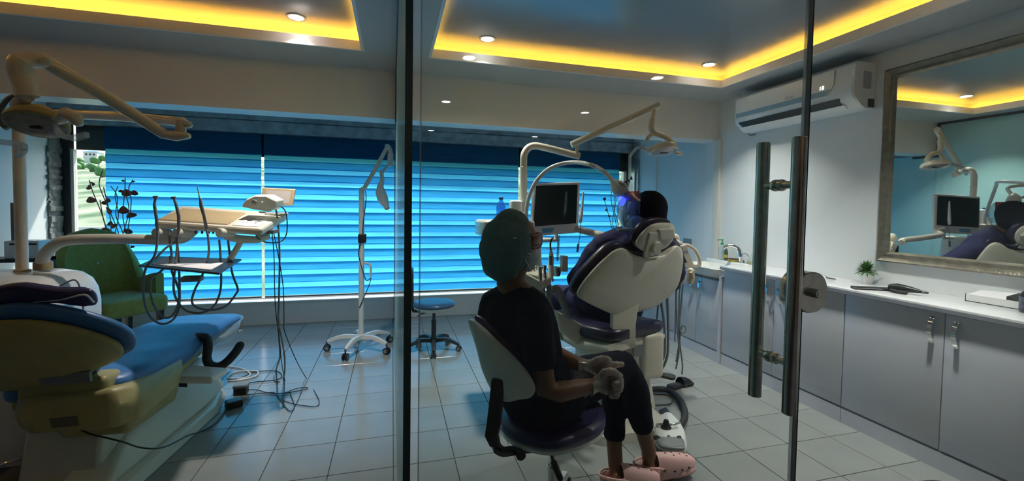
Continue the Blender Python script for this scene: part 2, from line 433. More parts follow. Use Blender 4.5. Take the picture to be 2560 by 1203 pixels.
ww = S(obj('wall_window', MB().box((XL, YW, 0), (XR, 5.90, .262)).box((XL, YW, 2.415), (XR, 5.90, 2.60)), 'plaster', smooth=0))
obj('sill_board', MB().box((XL, YW - .012, .255), (XR, 5.88, .272)), 'white_pl', ww, smooth=0)
rg = MB()                                      # broken plaster edge of the window reveal
zz = .27
while zz < 2.40:
    h = random.uniform(.02, .07); wv = random.uniform(.010, .030)
    rg.box((XL, YW - .015 - random.uniform(0, .035), zz), (XL + wv, YW + .14, min(zz + h, 2.41))); zz += h
obj('raw_reveal', rg, 'raw', ww, smooth=0)
S(obj('trim_1', MB().rbox((XR - .028, 3.86, .90), (XR + .01, 3.95, ZBM + .01), .008), 'cream_plaster'))
S(obj('trim_2', MB().rbox((XR - .018, 5.02, .90), (XR + .01, 5.10, 2.42), .006), 'plaster'))
S(obj('ceiling_beam', MB().box((XL, YBM0, ZBM), (XR, YBM1, 2.58)), 'cream_plaster', smooth=0))

# ceiling with lit recesses
RECS = [(.283, 2.95, 1.28, 3.44), (-3.02, -.227, 1.28, 3.44), (-3.0, 2.36, -4.38, -2.86)]
CH = .11
def slab(m, z0, z1, recs, grow):
    ys = sorted({YB, 5.9} | {r[2] - grow for r in recs} | {r[3] + grow for r in recs})
    for a, b in zip(ys, ys[1:]):
        cut = sorted((r[0] - grow, r[1] + grow) for r in recs if r[2] - grow <= a + 1e-6 and r[3] + grow >= b - 1e-6)
        x = XL
        for c0, c1 in cut:
            m.box((x, a, z0), (c0, b, z1)); x = c1
        m.box((x, a, z0), (XR, b, z1))
cm = MB(); slab(cm, ZC, ZC + .035, RECS, 0.02); slab(cm, ZC + .035, 2.70, RECS, CH)
ceiling = S(obj('ceiling', cm, 'soffit', smooth=0))
S(obj('sun_block_slab', MB().box((XL - .15, YB - .15, 2.71), (XR + .15, 5.95, 2.85)), 'plaster', smooth=0))  # unseen slab added above the ceiling to block the sun
for k, (x0, x1, y0, y1) in enumerate(RECS):
    pm = MB().box((x0 - CH, y0 - CH, 2.695), (x1 + CH, y1 + CH, 2.712))
    obj('recess_panel', pm, 'panel', ceiling, smooth=0)
    fm = MB(); t = .02; z1 = ZC + .068
    fm.box((x0 - t, y1, ZC - .001), (x1 + t, y1 + t, z1)).box((x0 - t, y0 - t, ZC - .001), (x1 + t, y0, z1))
    fm.box((x0 - t, y0, ZC - .001), (x0, y1, z1)).box((x1, y0, ZC - .001), (x1 + t, y1, z1))
    obj('recess_fascia', fm, 'fascia', ceiling, smooth=0)
    lm = MB(); a, b, zl, zh = .045, .060, ZC + .036, ZC + .046
    lm.box((x0 - a, y1 + a, zl), (x1 + a, y1 + b, zh)).box((x0 - a, y0 - b, zl), (x1 + a, y0 - a, zh))
    lm.box((x0 - b, y0 - a, zl), (x0 - a, y1 + a, zh)).box((x1 + a, y0 - a, zl), (x1 + b, y1 + a, zh))
    obj('led_strip', lm, 'led_warm' if k < 2 else 'led_dim', ceiling, smooth=0, label='warm orange light strip hidden in the ceiling recess')

# downlights
def downlight(x, y, z, label, power, group='round ceiling downlights'):
    o = thing('ceiling_downlight', (x, y, z), label, 'light', group)
    obj('trim_ring', MB().lathe([(.048, 0), (.062, -.001), (.064, -.004), (.060, -.007), (.047, -.006), (.046, -.002)], (x, y, z + .001)), 'white_metal', o)
    obj('diffuser', MB().lathe([(.046, .002), (.046, -.004), (.030, -.0055), (.001, -.006)], (x, y, z)), 'lamp_on', o)
    l = D.lights.new('downlight_beam', 'AREA'); l.shape = 'DISK'; l.size = .09; l.energy = power; l.color = (1.0, .96, .90); l.spread = math.radians(95)
    lo = D.objects.new('downlight_beam', l); COL.objects.link(lo); lo.parent = o; lo.location = (0, 0, -.012)
PR, PQ = 8.0, 3.5
downlight(.69, 3.29, 2.695, 'white round downlight on the recess panel near the glass partition and instrument chair', PR)
downlight(2.67, 3.27, 2.695, 'white round downlight on the recess panel near the wall air conditioner', PR)
downlight(-.64, 3.31, 2.695, 'white round downlight on the recess panel above the standing whitening lamp', 7.0)
downlight(2.60, 1.62, 2.695, 'white round downlight on the recess panel above the framed mirror and worktop', 8.0)  # extra lamp added out of view to brighten the near cabinets
for y in (-1.25, -2.72, -4.62):
    for x in (.56, 2.21):
        downlight(x, y, ZC, 'white round downlight over the reception, mirrored in the glass door', PQ)

# window bay: header, frame, glass, board outside
S(obj('trim_3', MB().box((XL, 5.60, 2.365), (XR, 5.75, 2.415)).box((XL, 5.63, 2.345), (XR, 5.75, 2.365)), 'galv', smooth=0))
hd = S(obj('trim_4', MB().box((XL, 5.57, 2.235), (XR, 5.66, 2.345)).box((XL, 5.555, 2.215), (XR, 5.66, 2.235)), 'galv', smooth=0))
win = S(obj('window_1', MB().box((XL, 5.76, .272), (-3.335, 5.84, 2.41)).box((3.325, 5.76, .272), (XR, 5.84, 2.41)).box((XL, 5.76, 2.36), (XR, 5.84, 2.41)), 'alu', smooth=0))
obj('bottom_rail', MB().box((XL, 5.77, .272), (XR, 5.83, .286)), 'white_metal', win, smooth=0)
obj('inner_frame', MB().box((-3.335, 5.775, .31), (-3.305, 5.83, 1.97)), 'white_metal', win, smooth=0)
for a, b in ((-3.305, -1.05), (-1.04, 1.18), (1.19, 3.325)):
    obj('window_pane', MB().box((a, 5.797, .286), (b, 5.803, 2.36)), 'win_glass', win, smooth=0)
S(obj('trim_5', MB().box((-3.33, 5.865, 1.975), (XR, 5.895, 2.45)), mat('dark_sign_board', (.02, .03, .03), .7), smooth=0))
S(obj('trim_6', MB().box((3.322, 5.44, .272), (XR, 5.62, 2.36)).box((3.305, 5.50, .272), (3.322, 5.54, 2.36)), 'galv', smooth=0))

# blue day-and-night roller blinds, band by band
def blind(x0, x1, label, seed):
    rnd = random.Random(seed); Y = 5.685
    o = thing('roller_blind', ((x0 + x1) / 2, Y, .272), label, 'blind', 'blue striped roller blinds across the window')
    ns = 20
    def strip(za, zb, off, amp):
        m = MB(); rows = 5; R = []
        ph = rnd.uniform(0, 6); fq = rnd.uniform(.8, 1.6)
        for i in range(rows):
            u = i / (rows - 1); z = za + (zb - za) * u; r = []
            for k in range(ns + 1):
                x = x0 + (x1 - x0) * k / ns
                y = Y + off - .006 * math.sin(math.pi * u) + amp * math.sin(fq * x * 2 + ph) * (u - .3)
                r.append((x, y, z + .0025 * math.sin(fq * x + ph) * (1 - u)))
            R.append(r)
        return m.loft(R, cap=False, closed=False)
    m = MB().rbox((x0, Y - .035, 2.13), (x1, Y + .03, 2.235), .02).rbox((x0, Y - .020, 1.985), (x1, Y - .012, 2.15), .003)
    obj('head_roll', m, 'blind_roll', o, label='dark blue rolled head of the blind')
    z = 2.06; k = 0
    while z > .33:
        h = .083 if k % 2 == 0 else .067
        zb = max(z - h, .312)
        obj('blind_band', strip(z + .013, zb, 0 if k % 2 == 0 else .007, .006), 'blind_a' if k % 2 == 0 else 'blind_b', o)
        z = zb; k += 1
    obj('bottom_bar', MB().rbox((x0, Y - .012, .300), (x1, Y + .012, .322), .008), 'grey_pl', o)
blind(-2.975, -1.475, 'blue striped roller blind behind the green armchair, narrow', 1)
blind(-1.445, 1.645, 'widest blue striped roller blind, behind the standing whitening lamp', 2)
blind(1.675, 3.165, 'blue striped roller blind behind the monitor and patient', 3)

# glass partition seen edge-on, glass front, door
part = tag(obj('glass_partition', MB().box((.028, 1.068, 0), (.0445, YBM0, ZC)).box((.028, YBM0, 0), (.0445, 5.54, ZBM)), 'part_glass', smooth=0), kind='structure')
obj('glass_edge', MB().box((.0275, 1.066, 0), (.045, 1.069, ZC)), 'glass_edge', part, smooth=0)
obj('end_channel', MB().box((.022, 5.50, 0), (.050, 5.545, ZBM)), 'alu', part, smooth=0)
obj('top_rail', MB().box((.02, 1.07, 2.53), (.053, YBM0, ZC)).box((.02, YBM0 - .03, ZBM - .03), (.053, YBM0, ZC)).box((.02, YBM0 - .03, ZBM - .03), (.053, YBM1 + .03, ZBM)), 'alu', part, smooth=0)
x1047, x2003 = PY(1048, 600, YG).x, PY(2006, 600, YG).x
door = D.objects.new('door_1', None); COL.objects.link(door); door.location = (x1047, YG, 0); ORG[door] = Vector((x1047, YG, 0)); S(door)
obj('glass_pane', MB().box((x1047 + .003, YG - .006, .012), (x2003 - .012, YG + .006, ZC - .01)), 'door_glass', door, smooth=0)
obj('pane_edge', MB().box((x1047, YG - .006, .012), (x1047 + .003, YG + .006, ZC - .01)), 'film', door, smooth=0)
obj('edge_seal', MB().box((x2003 - .014, YG - .008, .012), (x2003 - .003, YG + .008, ZC - .01)), 'seal', door, smooth=0, label='clear plastic seal along the door edge')
obj('seal_lip', MB().box((x2003 - .003, YG - .007, .012), (x2003 + .003, YG + .007, ZC - .01)), 'black', door, smooth=0)
yn, yf = .985, 1.11
bn = PY(1986, 690, yn); xb = bn.x; zt, zb_ = PY(1988, 341, yn).z, PY(1965, 1036, yn).z
for yy, lab in ((yn, 'brushed steel tube handle on the reception side'), (yf, 'brushed steel tube handle on the clinic side')):
    obj('handle_bar', MB().lathe([(.017, 0), (.0195, .002), (.0195, zt - zb_ - .002), (.017, zt - zb_)], (xb, yy, zb_), (0, 0, 1), 32), 'steel', door, label=lab)
for zc in (PY(1985, 461, yn).z, PY(1975, 912, yn).z):
    m = MB().cyl((xb, yn, zc), (xb, yf, zc), .0115, 24)
    m.lathe([(.0115, -.014), (.016, -.012), (.018, -.007), (.018, -.001), (.016, .0)], (xb, YG - .006, zc), (0, 1, 0), 24)
    m.lathe([(.016, 0), (.018, .001), (.018, .007), (.016, .012), (.0115, .014)], (xb, YG + .006, zc), (0, 1, 0), 24)
    obj('handle_stand_off', m, 'steel', door)
lz = PY(2018, 727, YG).z
lock = D.objects.new('lock', None); COL.objects.link(lock); lock.parent = door; ORG[lock] = ORG[door]
def stadium(cx, y, cz, w, h, r, n=8):
    out = []
    for k, (sx, sz) in enumerate(((1, 1), (-1, 1), (-1, -1), (1, -1))):
        for i in range(n + 1):
            t = math.pi / 2 * (k + i / n); out.append((cx + sx * (w - r) + r * math.cos(t), y, cz + sz * (h - r) + r * math.sin(t)))
    return out
for ya, yb, lab in ((YG - .030, YG - .006, 'near lock case'), (YG + .006, YG + .030, 'far lock case')):
    cxl = x2003 + .012
    obj('lock_case', MB().loft([stadium(cxl, ya + .003, lz, .060, .062, .052), stadium(cxl, ya, lz, .057, .059, .050)][::-1] + [stadium(cxl, yb, lz, .060, .062, .052)]), 'steel', lock)
obj('key_cylinder', MB().cyl((x2003 + .012, YG - .052, lz), (x2003 + .012, YG - .028, lz), .0135, 24).cyl((x2003 + .012, YG - .0535, lz), (x2003 + .012, YG - .051, lz), .007, 16), 'steel', lock)
obj('thumb_turn', MB().cyl((x2003 - .012, YG + .028, lz), (x2003 - .012, YG + .05, lz), .010, 20), 'steel', lock)
S(obj('window_2', MB().box((x2003 + .006, YG - .006, .012), (XR, YG + .006, ZC)), 'door_glass', smooth=0))

# ---------------------------------------------------------------- outside: hillside with houses
tm = MB(); nx, ny = 60, 50; R = []
def hill(x, y):
    return -4.5 + (y - 8) * .105 + 2.2 * math.sin(x * .03 + y * .011) + 1.2 * math.sin(x * .08 + 1 + y * .05)
for j in range(ny + 1):
    y = 8 + 330 * (j / ny) ** 1.6
    R.append([(x, y, hill(x, y)) for x in [(-1.35 + 2.6 * i / nx) * (y * .9 + 30) for i in range(nx + 1)]])
tm.loft(R, cap=False, closed=False)
hm, ht, hb = newmat('hillside_green')
tcn = ht.nodes.new('ShaderNodeTexCoord'); nz = ht.nodes.new('ShaderNodeTexNoise'); nz.inputs['Scale'].default_value = .16; nz.inputs['Detail'].default_value = 8
ht.links.new(tcn.outputs['Object'], nz.inputs['Vector'])
rp = ht.nodes.new('ShaderNodeValToRGB'); rp.color_ramp.elements[0].position = .38; rp.color_ramp.elements[1].position = .62
rp.color_ramp.elements[0].color = (.05, .12, .04, 1); rp.color_ramp.elements[1].color = (.34, .38, .26, 1)
ht.links.new(nz.outputs[0], rp.inputs[0]); ht.links.new(rp.outputs[0], hb.inputs['Base Color']); hb.inputs['Roughness'].default_value = .95
S(obj('ground_outside', tm, hm))
def far(px, py, Y): return PY(px, py, Y)
M['house_w'] = mat('house_white', (.75, .72, .66), .8); M['house_r'] = mat('house_red', (.62, .20, .13), .8); M['roof_b'] = mat('roof_blue', (.10, .25, .55), .6)
def house(px0, px1, ytop, ybot, Y, mw, mr, label):
    a = far(px0, ybot, Y); b = far(px1, ytop, Y); w_ = b.x - a.x; h_ = b.z - a.z
    o = thing('house', (a.x + w_ / 2, Y, a.z), label, 'house')
    obj('wall', MB().box((a.x, Y, a.z - 4), (b.x, Y + w_, b.z - h_ * .28)), mw, o, smooth=0)
    obj('roof', MB().hexa([(a.x - .3, Y - .3, b.z - h_ * .28), (b.x + .3, Y - .3, b.z - h_ * .28), (b.x + .3, Y + w_ + .3, b.z - h_ * .28), (a.x - .3, Y + w_ + .3, b.z - h_ * .28),
                           (a.x + w_ * .2, Y + w_ * .4, b.z), (b.x - w_ * .2, Y + w_ * .4, b.z), (b.x - w_ * .2, Y + w_ * .6, b.z), (a.x + w_ * .2, Y + w_ * .6, b.z)]), mr, o, smooth=0)
    for k in range(3):
        xx = a.x + w_ * (.14 + .28 * k); obj('window', MB().box((xx, Y - .06, a.z + h_ * .25), (xx + w_ * .16, Y, a.z + h_ * .5)), 'alu', o, smooth=0)
house(186, 214, 432, 470, 200, 'house_r', 'house_w', 'small red walled house on the hillside past the window gap')
house(208, 242, 376, 392, 230, 'house_w', 'roof_b', 'distant building with a blue roof on the hillside')
house(186, 204, 518, 535, 150, 'house_w', 'house_r', 'white walled house with a red roof low on the hillside')
house(1552, 1576, 470, 505, 190, 'house_w', 'house_w', 'pale house on the hillside at the right window gap')
for k, (py, Y) in enumerate(((449, 120), (486, 90), (512, 60), (546, 45), (568, 34))):
    a = far(170, py, Y); b = far(280, py + 3, Y)
    tag(obj('garden_wall', MB().box((a.x, Y, a.z - .8), (b.x, Y + .3, a.z)), 'house_w', smooth=0, loc=None), 'long white terrace wall on the hillside, at %s distance' % ('greatest', 'far', 'middle', 'short', 'nearest')[k], 'wall')
for k, (px_, py_, Y, w_) in enumerate(((182, 415, 130, 'tall'), (198, 410, 160, 'broad'), (232, 420, 140, 'dense'), (255, 430, 110, 'dark'), (247, 400, 185, 'small'), (224, 470, 100, 'round'), (262, 495, 80, 'leafy'), (190, 500, 85, 'low'), (1562, 450, 120, 'lone'))):
    c = far(px_, py_, Y); rr_ = .012 * Y
    o = thing('hillside_tree', (c.x, Y, c.z - rr_), w_ + ' green tree on the hillside seen past the blind edge', 'tree', 'trees on the hillside')
    m = MB(); rnd = random.Random(k)
    for q in range(6): m.ell((c.x + rnd.uniform(-.5, .5) * rr_, Y + rnd.uniform(-.4, .4) * rr_, c.z + rnd.uniform(-.4, .5) * rr_), (rr_ * .6, rr_ * .6, rr_ * .5), 10, 7)
    obj('crown', m, 'leaf', o); obj('trunk', MB().cyl((c.x, Y, c.z - rr_ * 2.2), (c.x, Y, c.z), rr_ * .09, 8), 'twig', o)
# ================================================================ right wall: cabinets, worktop, sink, mirror, air conditioner
XF = 2.92
YC0, YC1, YC2 = 1.10, 2.19, 3.30
def pull(parent, y, zc, L=.15, tilt=0):
    P = [(XF - .002, y, zc + L / 2), (XF - .006, y, zc + L / 2 - .012), (XF - .020, y, zc + L * .28), (XF - .028, y, zc), (XF - .020, y, zc - L * .28), (XF - .006, y, zc - L / 2 + .012), (XF - .002, y, zc - L / 2)]
    P = spl(P, 4); m = MB()
    m.loft([[(p.x - .003, p.y - .011, p.z), (p.x - .003, p.y + .011, p.z), (p.x + .003, p.y + .011, p.z), (p.x + .003, p.y - .011, p.z)] for p in P])
    h = obj('handle', m, 'chrome', parent, label='bowed metal pull handle')
    obj('screw', MB().cyl((XF - .009, y, zc + L / 2 - .01), (XF - .004, y, zc + L / 2 - .01), .004, 10), 'grey_pl', h)
def cabinet(y0, y1, label, z1=.875, hz=.77):
    o = thing('base_cabinet', (XF + .2, (y0 + y1) / 2, 0), label, 'cabinet', 'white laminate base cabinets')
    obj('carcass', MB().box((XF + .019, y0, .10), (XR - .002, y1, z1)), 'laminate', o, smooth=0)
    obj('plinth', MB().box((XF + .002, y0, 0), (XR - .002, y1, .098)), 'laminate', o, smooth=0)
    ym = (y0 + y1) / 2
    for a, b, hy in ((y0 + .002, ym - .002, ym - .055), (ym + .002, y1 - .002, ym + .055)):
        d = obj('cabinet_door', MB().rbox((XF, a, .112), (XF + .018, b, z1 - .004), .002, 2), 'laminate', o)
        pull(d, hy, hz)
cabinet(YC0, YC1 - .002, 'white two-door base cabinet under the framed mirror')
cabinet(YC1 + .002, YC2, 'white two-door base cabinet behind the door handles, next to the sink')
cabinet(3.345, 3.96, 'low white cabinet under the washbasin', .76, .66)
cabinet(4.0, 4.62, 'white cabinet beyond the washbasin, behind the patient chair', .80, .70)
obj('upright_panel', MB().box((XF - .012, YC2 + .004, 0), (XR - .002, YC2 + .036, .81)), 'laminate', smooth=0, label='narrow upright end panel between sink cabinet and long cabinet run', cat='panel')
wt = obj('worktop', MB().rbox((XF - .022, YC0, .876), (XR - .002, YC2 + .02, .912), .004, 2), 'counter', label='long white worktop over the cabinet run beneath the mirror', cat='worktop')
obj('edge_band', MB().box((XF - .0235, YC0, .880), (XF - .021, YC2 + .02, .900)), 'edge', wt, smooth=0)

# washbasin
sk = thing('washbasin', (3.13, 3.64, .762), 'white ceramic washbasin set on the low cabinet', 'sink')
sec = []
def rr(cx, cy, wx, wy, z, r=.06, n=6):
    out = []
    for k, (sx, sy) in enumerate(((1, 1), (-1, 1), (-1, -1), (1, -1))):
        for i in range(n + 1):
            t = math.pi / 2 * (k + i / n); out.append((cx + sx * (wx - r) + r * math.cos(t), cy + sy * (wy - r) + r * math.sin(t), z))
    return out
obj('basin', MB().loft([rr(3.13, 3.64, .17, .24, .763), rr(3.12, 3.64, .215, .29, .80), rr(3.115, 3.64, .228, .305, .845), rr(3.115, 3.64, .228, .305, .868), rr(3.115, 3.64, .222, .30, .874),
                        rr(3.085, 3.64, .165, .26, .872), rr(3.085, 3.64, .15, .245, .85), rr(3.09, 3.64, .10, .18, .795), rr(3.09, 3.64, .02, .02, .785, .015)]), 'ceramic', sk)
obj('basin_back', MB().rbox((3.26, 3.335, .80), (XR - .003, 3.945, .905), .012), 'ceramic', sk)
fx = thing('basin_tap', (3.295, 3.50, .905), 'curved chrome tap on the washbasin edge', 'tap')
obj('body', MB().lathe([(.026, 0), (.026, .008), (.018, .016), (.020, .06), (.022, .075), (.014, .085)], (3.295, 3.50, .905)), 'chrome', fx)
obj('spout', MB().tube(spl([(3.295, 3.50, .965), (3.29, 3.51, 1.02), (3.27, 3.53, 1.06), (3.225, 3.57, 1.07), (3.18, 3.60, 1.045)], 5), [.024] * 8 + [.021] * 6 + [.017] * 7, 14), 'chrome', fx)
obj('lever', MB().tube(spl([(3.30, 3.49, .985), (3.315, 3.455, 1.0), (3.32, 3.43, .98)], 4), .008, 10, round_cap=True), 'chrome', fx)
sb = thing('soap_bottle', (3.30, 3.76, .905), 'clear soap bottle with green pump top by the tap', 'bottle')
obj('bottle', MB().lathe([(.033, 0), (.036, .006), (.036, .11), (.030, .135), (.014, .15), (.013, .16)], (3.30, 3.76, .905)), 'clear', sb)
obj('pump', MB().lathe([(.015, .158), (.016, .175), (.007, .178), (.006, .20), (.012, .202), (.012, .212)], (3.30, 3.76, .905)).rbox((3.24, 3.752, 1.106), (3.31, 3.768, 1.118), .005), 'green_pl', sb)
tb_ = thing('slim_bottle', (3.295, 3.695, .905), 'slim dark green and yellow bottle by the tap', 'bottle')
obj('bottle', MB().lathe([(.016, 0), (.018, .01), (.018, .09), (.009, .12), (.009, .14)], (3.295, 3.695, .905)), mat('olive_bottle', (.04, .07, .03), .3), tb_)
obj('sticker', MB().lathe([(.0185, .03), (.0185, .06)], (3.295, 3.695, .905)), 'yellow_pl', tb_)
sp = thing('sponge', (3.30, 3.60, .905), 'yellow sponge with a dark top beside the tap', 'sponge')
obj('foam', MB().rbox((3.27, 3.55, .905), (3.33, 3.65, .929), .006), 'yellow_pl', sp)
obj('scourer', MB().rbox((3.27, 3.55, .929), (3.33, 3.65, .937), .003), 'print', sp)
cb = thing('hand_wash_bottle', (3.305, 3.38, .905), 'small clear bottle with pale yellow liquid near the tap', 'bottle')
obj('bottle', MB().lathe([(.022, 0), (.025, .005), (.025, .07), (.010, .095), (.010, .11)], (3.305, 3.38, .906)), 'clear', cb)
obj('liquid', MB().lathe([(.021, .003), (.022, .03)], (3.305, 3.38, .906)), mat('yellow_liquid', (.6, .55, .2), .2), cb)
obj('wall_socket', MB().rbox((XR - .010, 4.30, .98), (XR + .001, 4.44, 1.08), .004), 'grey_pl', label='dark grey panel on the wall behind the basin', cat='panel')

# mirror
Y0, Y1, Z0, Z1 = 1.12, 2.285, 1.075, 2.415
mr = thing('wall_mirror', (XR - .03, (Y0 + Y1) / 2, Z0), 'large mirror in a carved antique silver frame on the right wall', 'mirror')
W = .075
prof = [(0, 0), (0, .028), (.010, .036), (.018, .030), (.040, .024), (.052, .030), (.060, .030), (.070, .014), (W, .010), (W, 0)]
fr_ = MB(); crn = [(Y0, Z0, 1, 1), (Y1, Z0, -1, 1), (Y1, Z1, -1, -1), (Y0, Z1, 1, -1)]
rings = [[(XR - .001 - d, y + sy * a, z + sz * a) for a, d in prof] for y, z, sy, sz in crn]
for k in range(4):
    A, B = rings[k], rings[(k + 1) % 4]; n = len(A)
    fr_.add(A + B, [(i, (i + 1) % n, n + (i + 1) % n, n + i) for i in range(n)])
fr = obj('frame', fr_, 'gilt', mr, smooth=25)
bd = MB(); st = .022
for (ya, za, yb, zb) in ((Y0 + .056, Z0 + .056, Y0 + .056, Z1 - .056), (Y1 - .056, Z0 + .056, Y1 - .056, Z1 - .056), (Y0 + .056, Z0 + .056, Y1 - .056, Z0 + .056), (Y0 + .056, Z1 - .056, Y1 - .056, Z1 - .056)):
    n = int(math.hypot(yb - ya, zb - za) / st)
    for i in range(n + 1): bd.ell((XR - .030, ya + (yb - ya) * i / n, za + (zb - za) * i / n), (.0035, .0055, .0055), 6, 5)
obj('bead_moulding', bd, 'gilt', fr, kind='stuff')
obj('mirror_glass', MB().box((XR - .012, Y0 + W - .006, Z0 + W - .006), (XR - .004, Y1 - W + .006, Z1 - W + .006)), 'mirror', mr, smooth=0)

# air conditioner
ya, yb, z0, z1, xf = 2.36, 3.47, 2.165, 2.49, 3.135
ac = thing('air_conditioner', (XR - .1, (ya + yb) / 2, z0), 'white split air conditioner with a pale blue band, high on the right wall', 'air conditioner')
pf = [(XR - .003, z1), (xf + .03, z1), (xf + .006, z1 - .02), (xf, z1 - .06), (xf - .004, z0 + .115), (xf + .012, z0 + .075), (xf + .075, z0 + .018), (xf + .12, z0), (XR - .003, z0)]
obj('body', MB().loft([[(x + (.012 if e and x < xf + .1 else 0), y, z) for x, z in pf] for y, e in ((ya, 1), (ya + .012, 0), (yb - .012, 0), (yb, 1))]), 'white_pl', ac, smooth=30)
py0, py1 = ya + .135, yb - .03
cut = [(py0 + .05, z0 + .118), (py1, z0 + .118), (py1, z1 - .03), (py0, z1 - .03), (py0, z0 + .19)]
obj('front_panel', MB().prism([(xf - .003 - .000, y, z) for y, z in cut], (-.007, 0, 0)), 'white_pl', ac, smooth=0, bevel=.002)
obj('blue_band', MB().prism([(xf - .0105, y, z) for y, z in ((py0 + .055, z0 + .122), (py1 - .004, z0 + .122), (py1 - .004, z0 + .162), (py0 + .02, z0 + .162))], (-.0012, 0, 0)), 'ac_blue', ac, smooth=0)
obj('air_outlet', MB().prism([(xf + .006, ya + .10, z0 + .080), (xf + .006, yb - .05, z0 + .080), (xf + .052, yb - .07, z0 + .034), (xf + .052, ya + .12, z0 + .034)], (-.004, 0, -.004)), 'black', ac, smooth=0)
obj('outlet_flap', MB().prism([(xf + .042, ya + .09, z0 + .036), (xf + .042, yb - .05, z0 + .036), (xf + .074, yb - .05, z0 + .012), (xf + .074, ya + .09, z0 + .012)], (-.003, 0, -.004)), 'white_pl', ac, smooth=0)
obj('rating_label', MB().box((XR - .12, ya - .0012, z0 + .14), (XR - .045, ya + .0, z0 + .26)), 'grey_print', ac, smooth=0, label='grey printed rating label on the end')
obj('pipe_notch', MB().box((XR - .07, ya - .001, z0 + .01), (XR - .01, ya + .004, z0 + .07)), 'black', ac, smooth=0)
obj('power_cable', MB().tube(spl([(XR - .03, yb - .005, z1 - .20), (XR - .02, yb + .035, z1 - .25), (XR - .015, yb + .02, z0 - .01), (XR - .012, yb - .06, z0 - .02)], 6), .005, 8), 'hose', ac)
Rm = Matrix(((0, 0, -1), (-1, 0, 0), (0, 1, 0)))
text('brand_lettering', 'Gree', .038, 'grey_print', ac, (xf - .0110, PX(1975, 250, xf).y, z0 + .185), Rm)
text('digit_display', '18', .042, 'digit', ac, (xf - .0110, PX(2056, 228, xf).y, z0 + .185), Rm)

# things on the worktop
ZT = .912
def onc(px, py): return PZ(px, py, ZT)
pt = thing('potted_grass', (3.27, 2.31, ZT), 'small grassy plant in a white pot under the mirror corner', 'plant')
obj('pot', MB().lathe([(.034, 0), (.036, .004), (.046, .075), (.047, .08), (.042, .08), (.040, .065), (.001, .062)], (3.27, 2.31, ZT)), 'ceramic', pt)
gm = MB(); rnd = random.Random(3)
for k in range(330):
    a = rnd.uniform(0, 6.283); e = rnd.uniform(-.25, 1.5); L = rnd.uniform(.05, .085)
    d = Vector((math.cos(a) * math.cos(e), math.sin(a) * math.cos(e), math.sin(e))); c = Vector((3.27, 2.31, ZT + .082)) + d * .012
    if c.x + d.x * L > XR - .004: continue
    s_ = d.cross(Vector((0, 0, 1)));  s_ = s_.normalized() * .0048 if s_.length > .01 else Vector((.0035, 0, 0))
    p1 = c + d * L * .55; p2 = c + d * L - Vector((0, 0, L * .22 * math.cos(e)))
    gm.add([c - s_ * .5, c + s_ * .5, p1 + s_, p1 - s_, p2], [(0, 1, 2, 3), (3, 2, 4)])
tag(obj('grass_blades', gm, 'leaf', pt, smooth=0), kind='stuff')
p0 = onc(2140, 722); p1 = onc(2240, 738)
mo = thing('slim_black_case', ((p0.x + p1.x) / 2, (p0.y + p1.y) / 2, ZT), 'long slim black case lying on the worktop before the potted grass', 'case')
a = onc(2136, 724); b = onc(2232, 729); dv = (b - a).normalized(); nv = Vector((-dv.y, dv.x, 0)) * (-.05 if -dv.y > 0 else .05)
nv = Vector((abs(dv.y), -abs(dv.x) if dv.x < 0 else dv.x, 0)).normalized() * .055
obj('shell', MB().prism([a, b, b + nv, a + nv], (0, 0, .017)), 'black', mo, smooth=0, bevel=.004)
obj('trim_line', MB().prism([a - nv * .02 + V(0, 0, .010), b - nv * .02 + V(0, 0, .010), b + nv * .02 + V(0, 0, .010), a + nv * .02 + V(0, 0, .010)], (0, 0, .002)), 'chrome', mo, smooth=0)
c = onc(2250, 733)
cl = thing('black_hand_tool', (c.x, c.y, ZT), 'bulky black corded hand tool with a tapered nose on the worktop', 'tool')
def w2(px, py, z): return PX(px, py, c.x + .03)
m = MB(); nd = [(c + V(.01, .055, .028), .022, .026), (c + V(.01, .02, .032), .026, .030), (c + V(.02, -.03, .030), .022, .024), (c + V(.035, -.075, .026), .013, .014), (c + V(.042, -.105, .024), .008, .009), (c + V(.045, -.12, .023), .006, .006)]
m.limb(nd, (0, 0, 1))
obj('body', m, 'black', cl)
obj('grip', MB().limb([(c + V(.0, .045, .012), .012, .016), (c + V(-.02, .03, .012), .012, .016), (c + V(-.035, -.01, .012), .011, .014), (c + V(-.03, -.05, .012), .011, .013)], (0, 0, 1)), 'rubber', cl)
obj('nose_ring', MB().tube([c + V(.040, -.096, .024), c + V(.043, -.108, .024)], .0105, 14), 'grey_pl', cl)
a = onc(2412, 752); b = onc(2520, 775)
tx = thing('tissue_box', ((a.x + b.x) / 2 + .05, (a.y + b.y) / 2, ZT), 'flat open white box holding papers and a dark pad', 'box')
x0, x1, y0, y1 = a.x - .0, a.x + .13, b.y - .02, a.y + .0
obj('tray', MB().box((x0, y0, ZT), (x1, y1, ZT + .004)).box((x0, y0, ZT), (x0 + .004, y1, ZT + .042)).box((x1 - .004, y0, ZT), (x1, y1, ZT + .042)).box((x0, y0, ZT), (x1, y0 + .004, ZT + .042)).box((x0, y1 - .004, ZT), (x1, y1, ZT + .042)), 'white_pl', tx, smooth=0)
obj('paper_stack', MB().hexa([(x0 + .006, y0 + .07, ZT + .005), (x1 - .006, y0 + .07, ZT + .005), (x1 - .006, y1 - .006, ZT + .005), (x0 + .006, y1 - .006, ZT + .005), (x0 + .006, y0 + .07, ZT + .040), (x1 - .006, y0 + .07, ZT + .072), (x1 - .006, y1 - .006, ZT + .060), (x0 + .006, y1 - .006, ZT + .038)]), 'paper', tx, smooth=0)
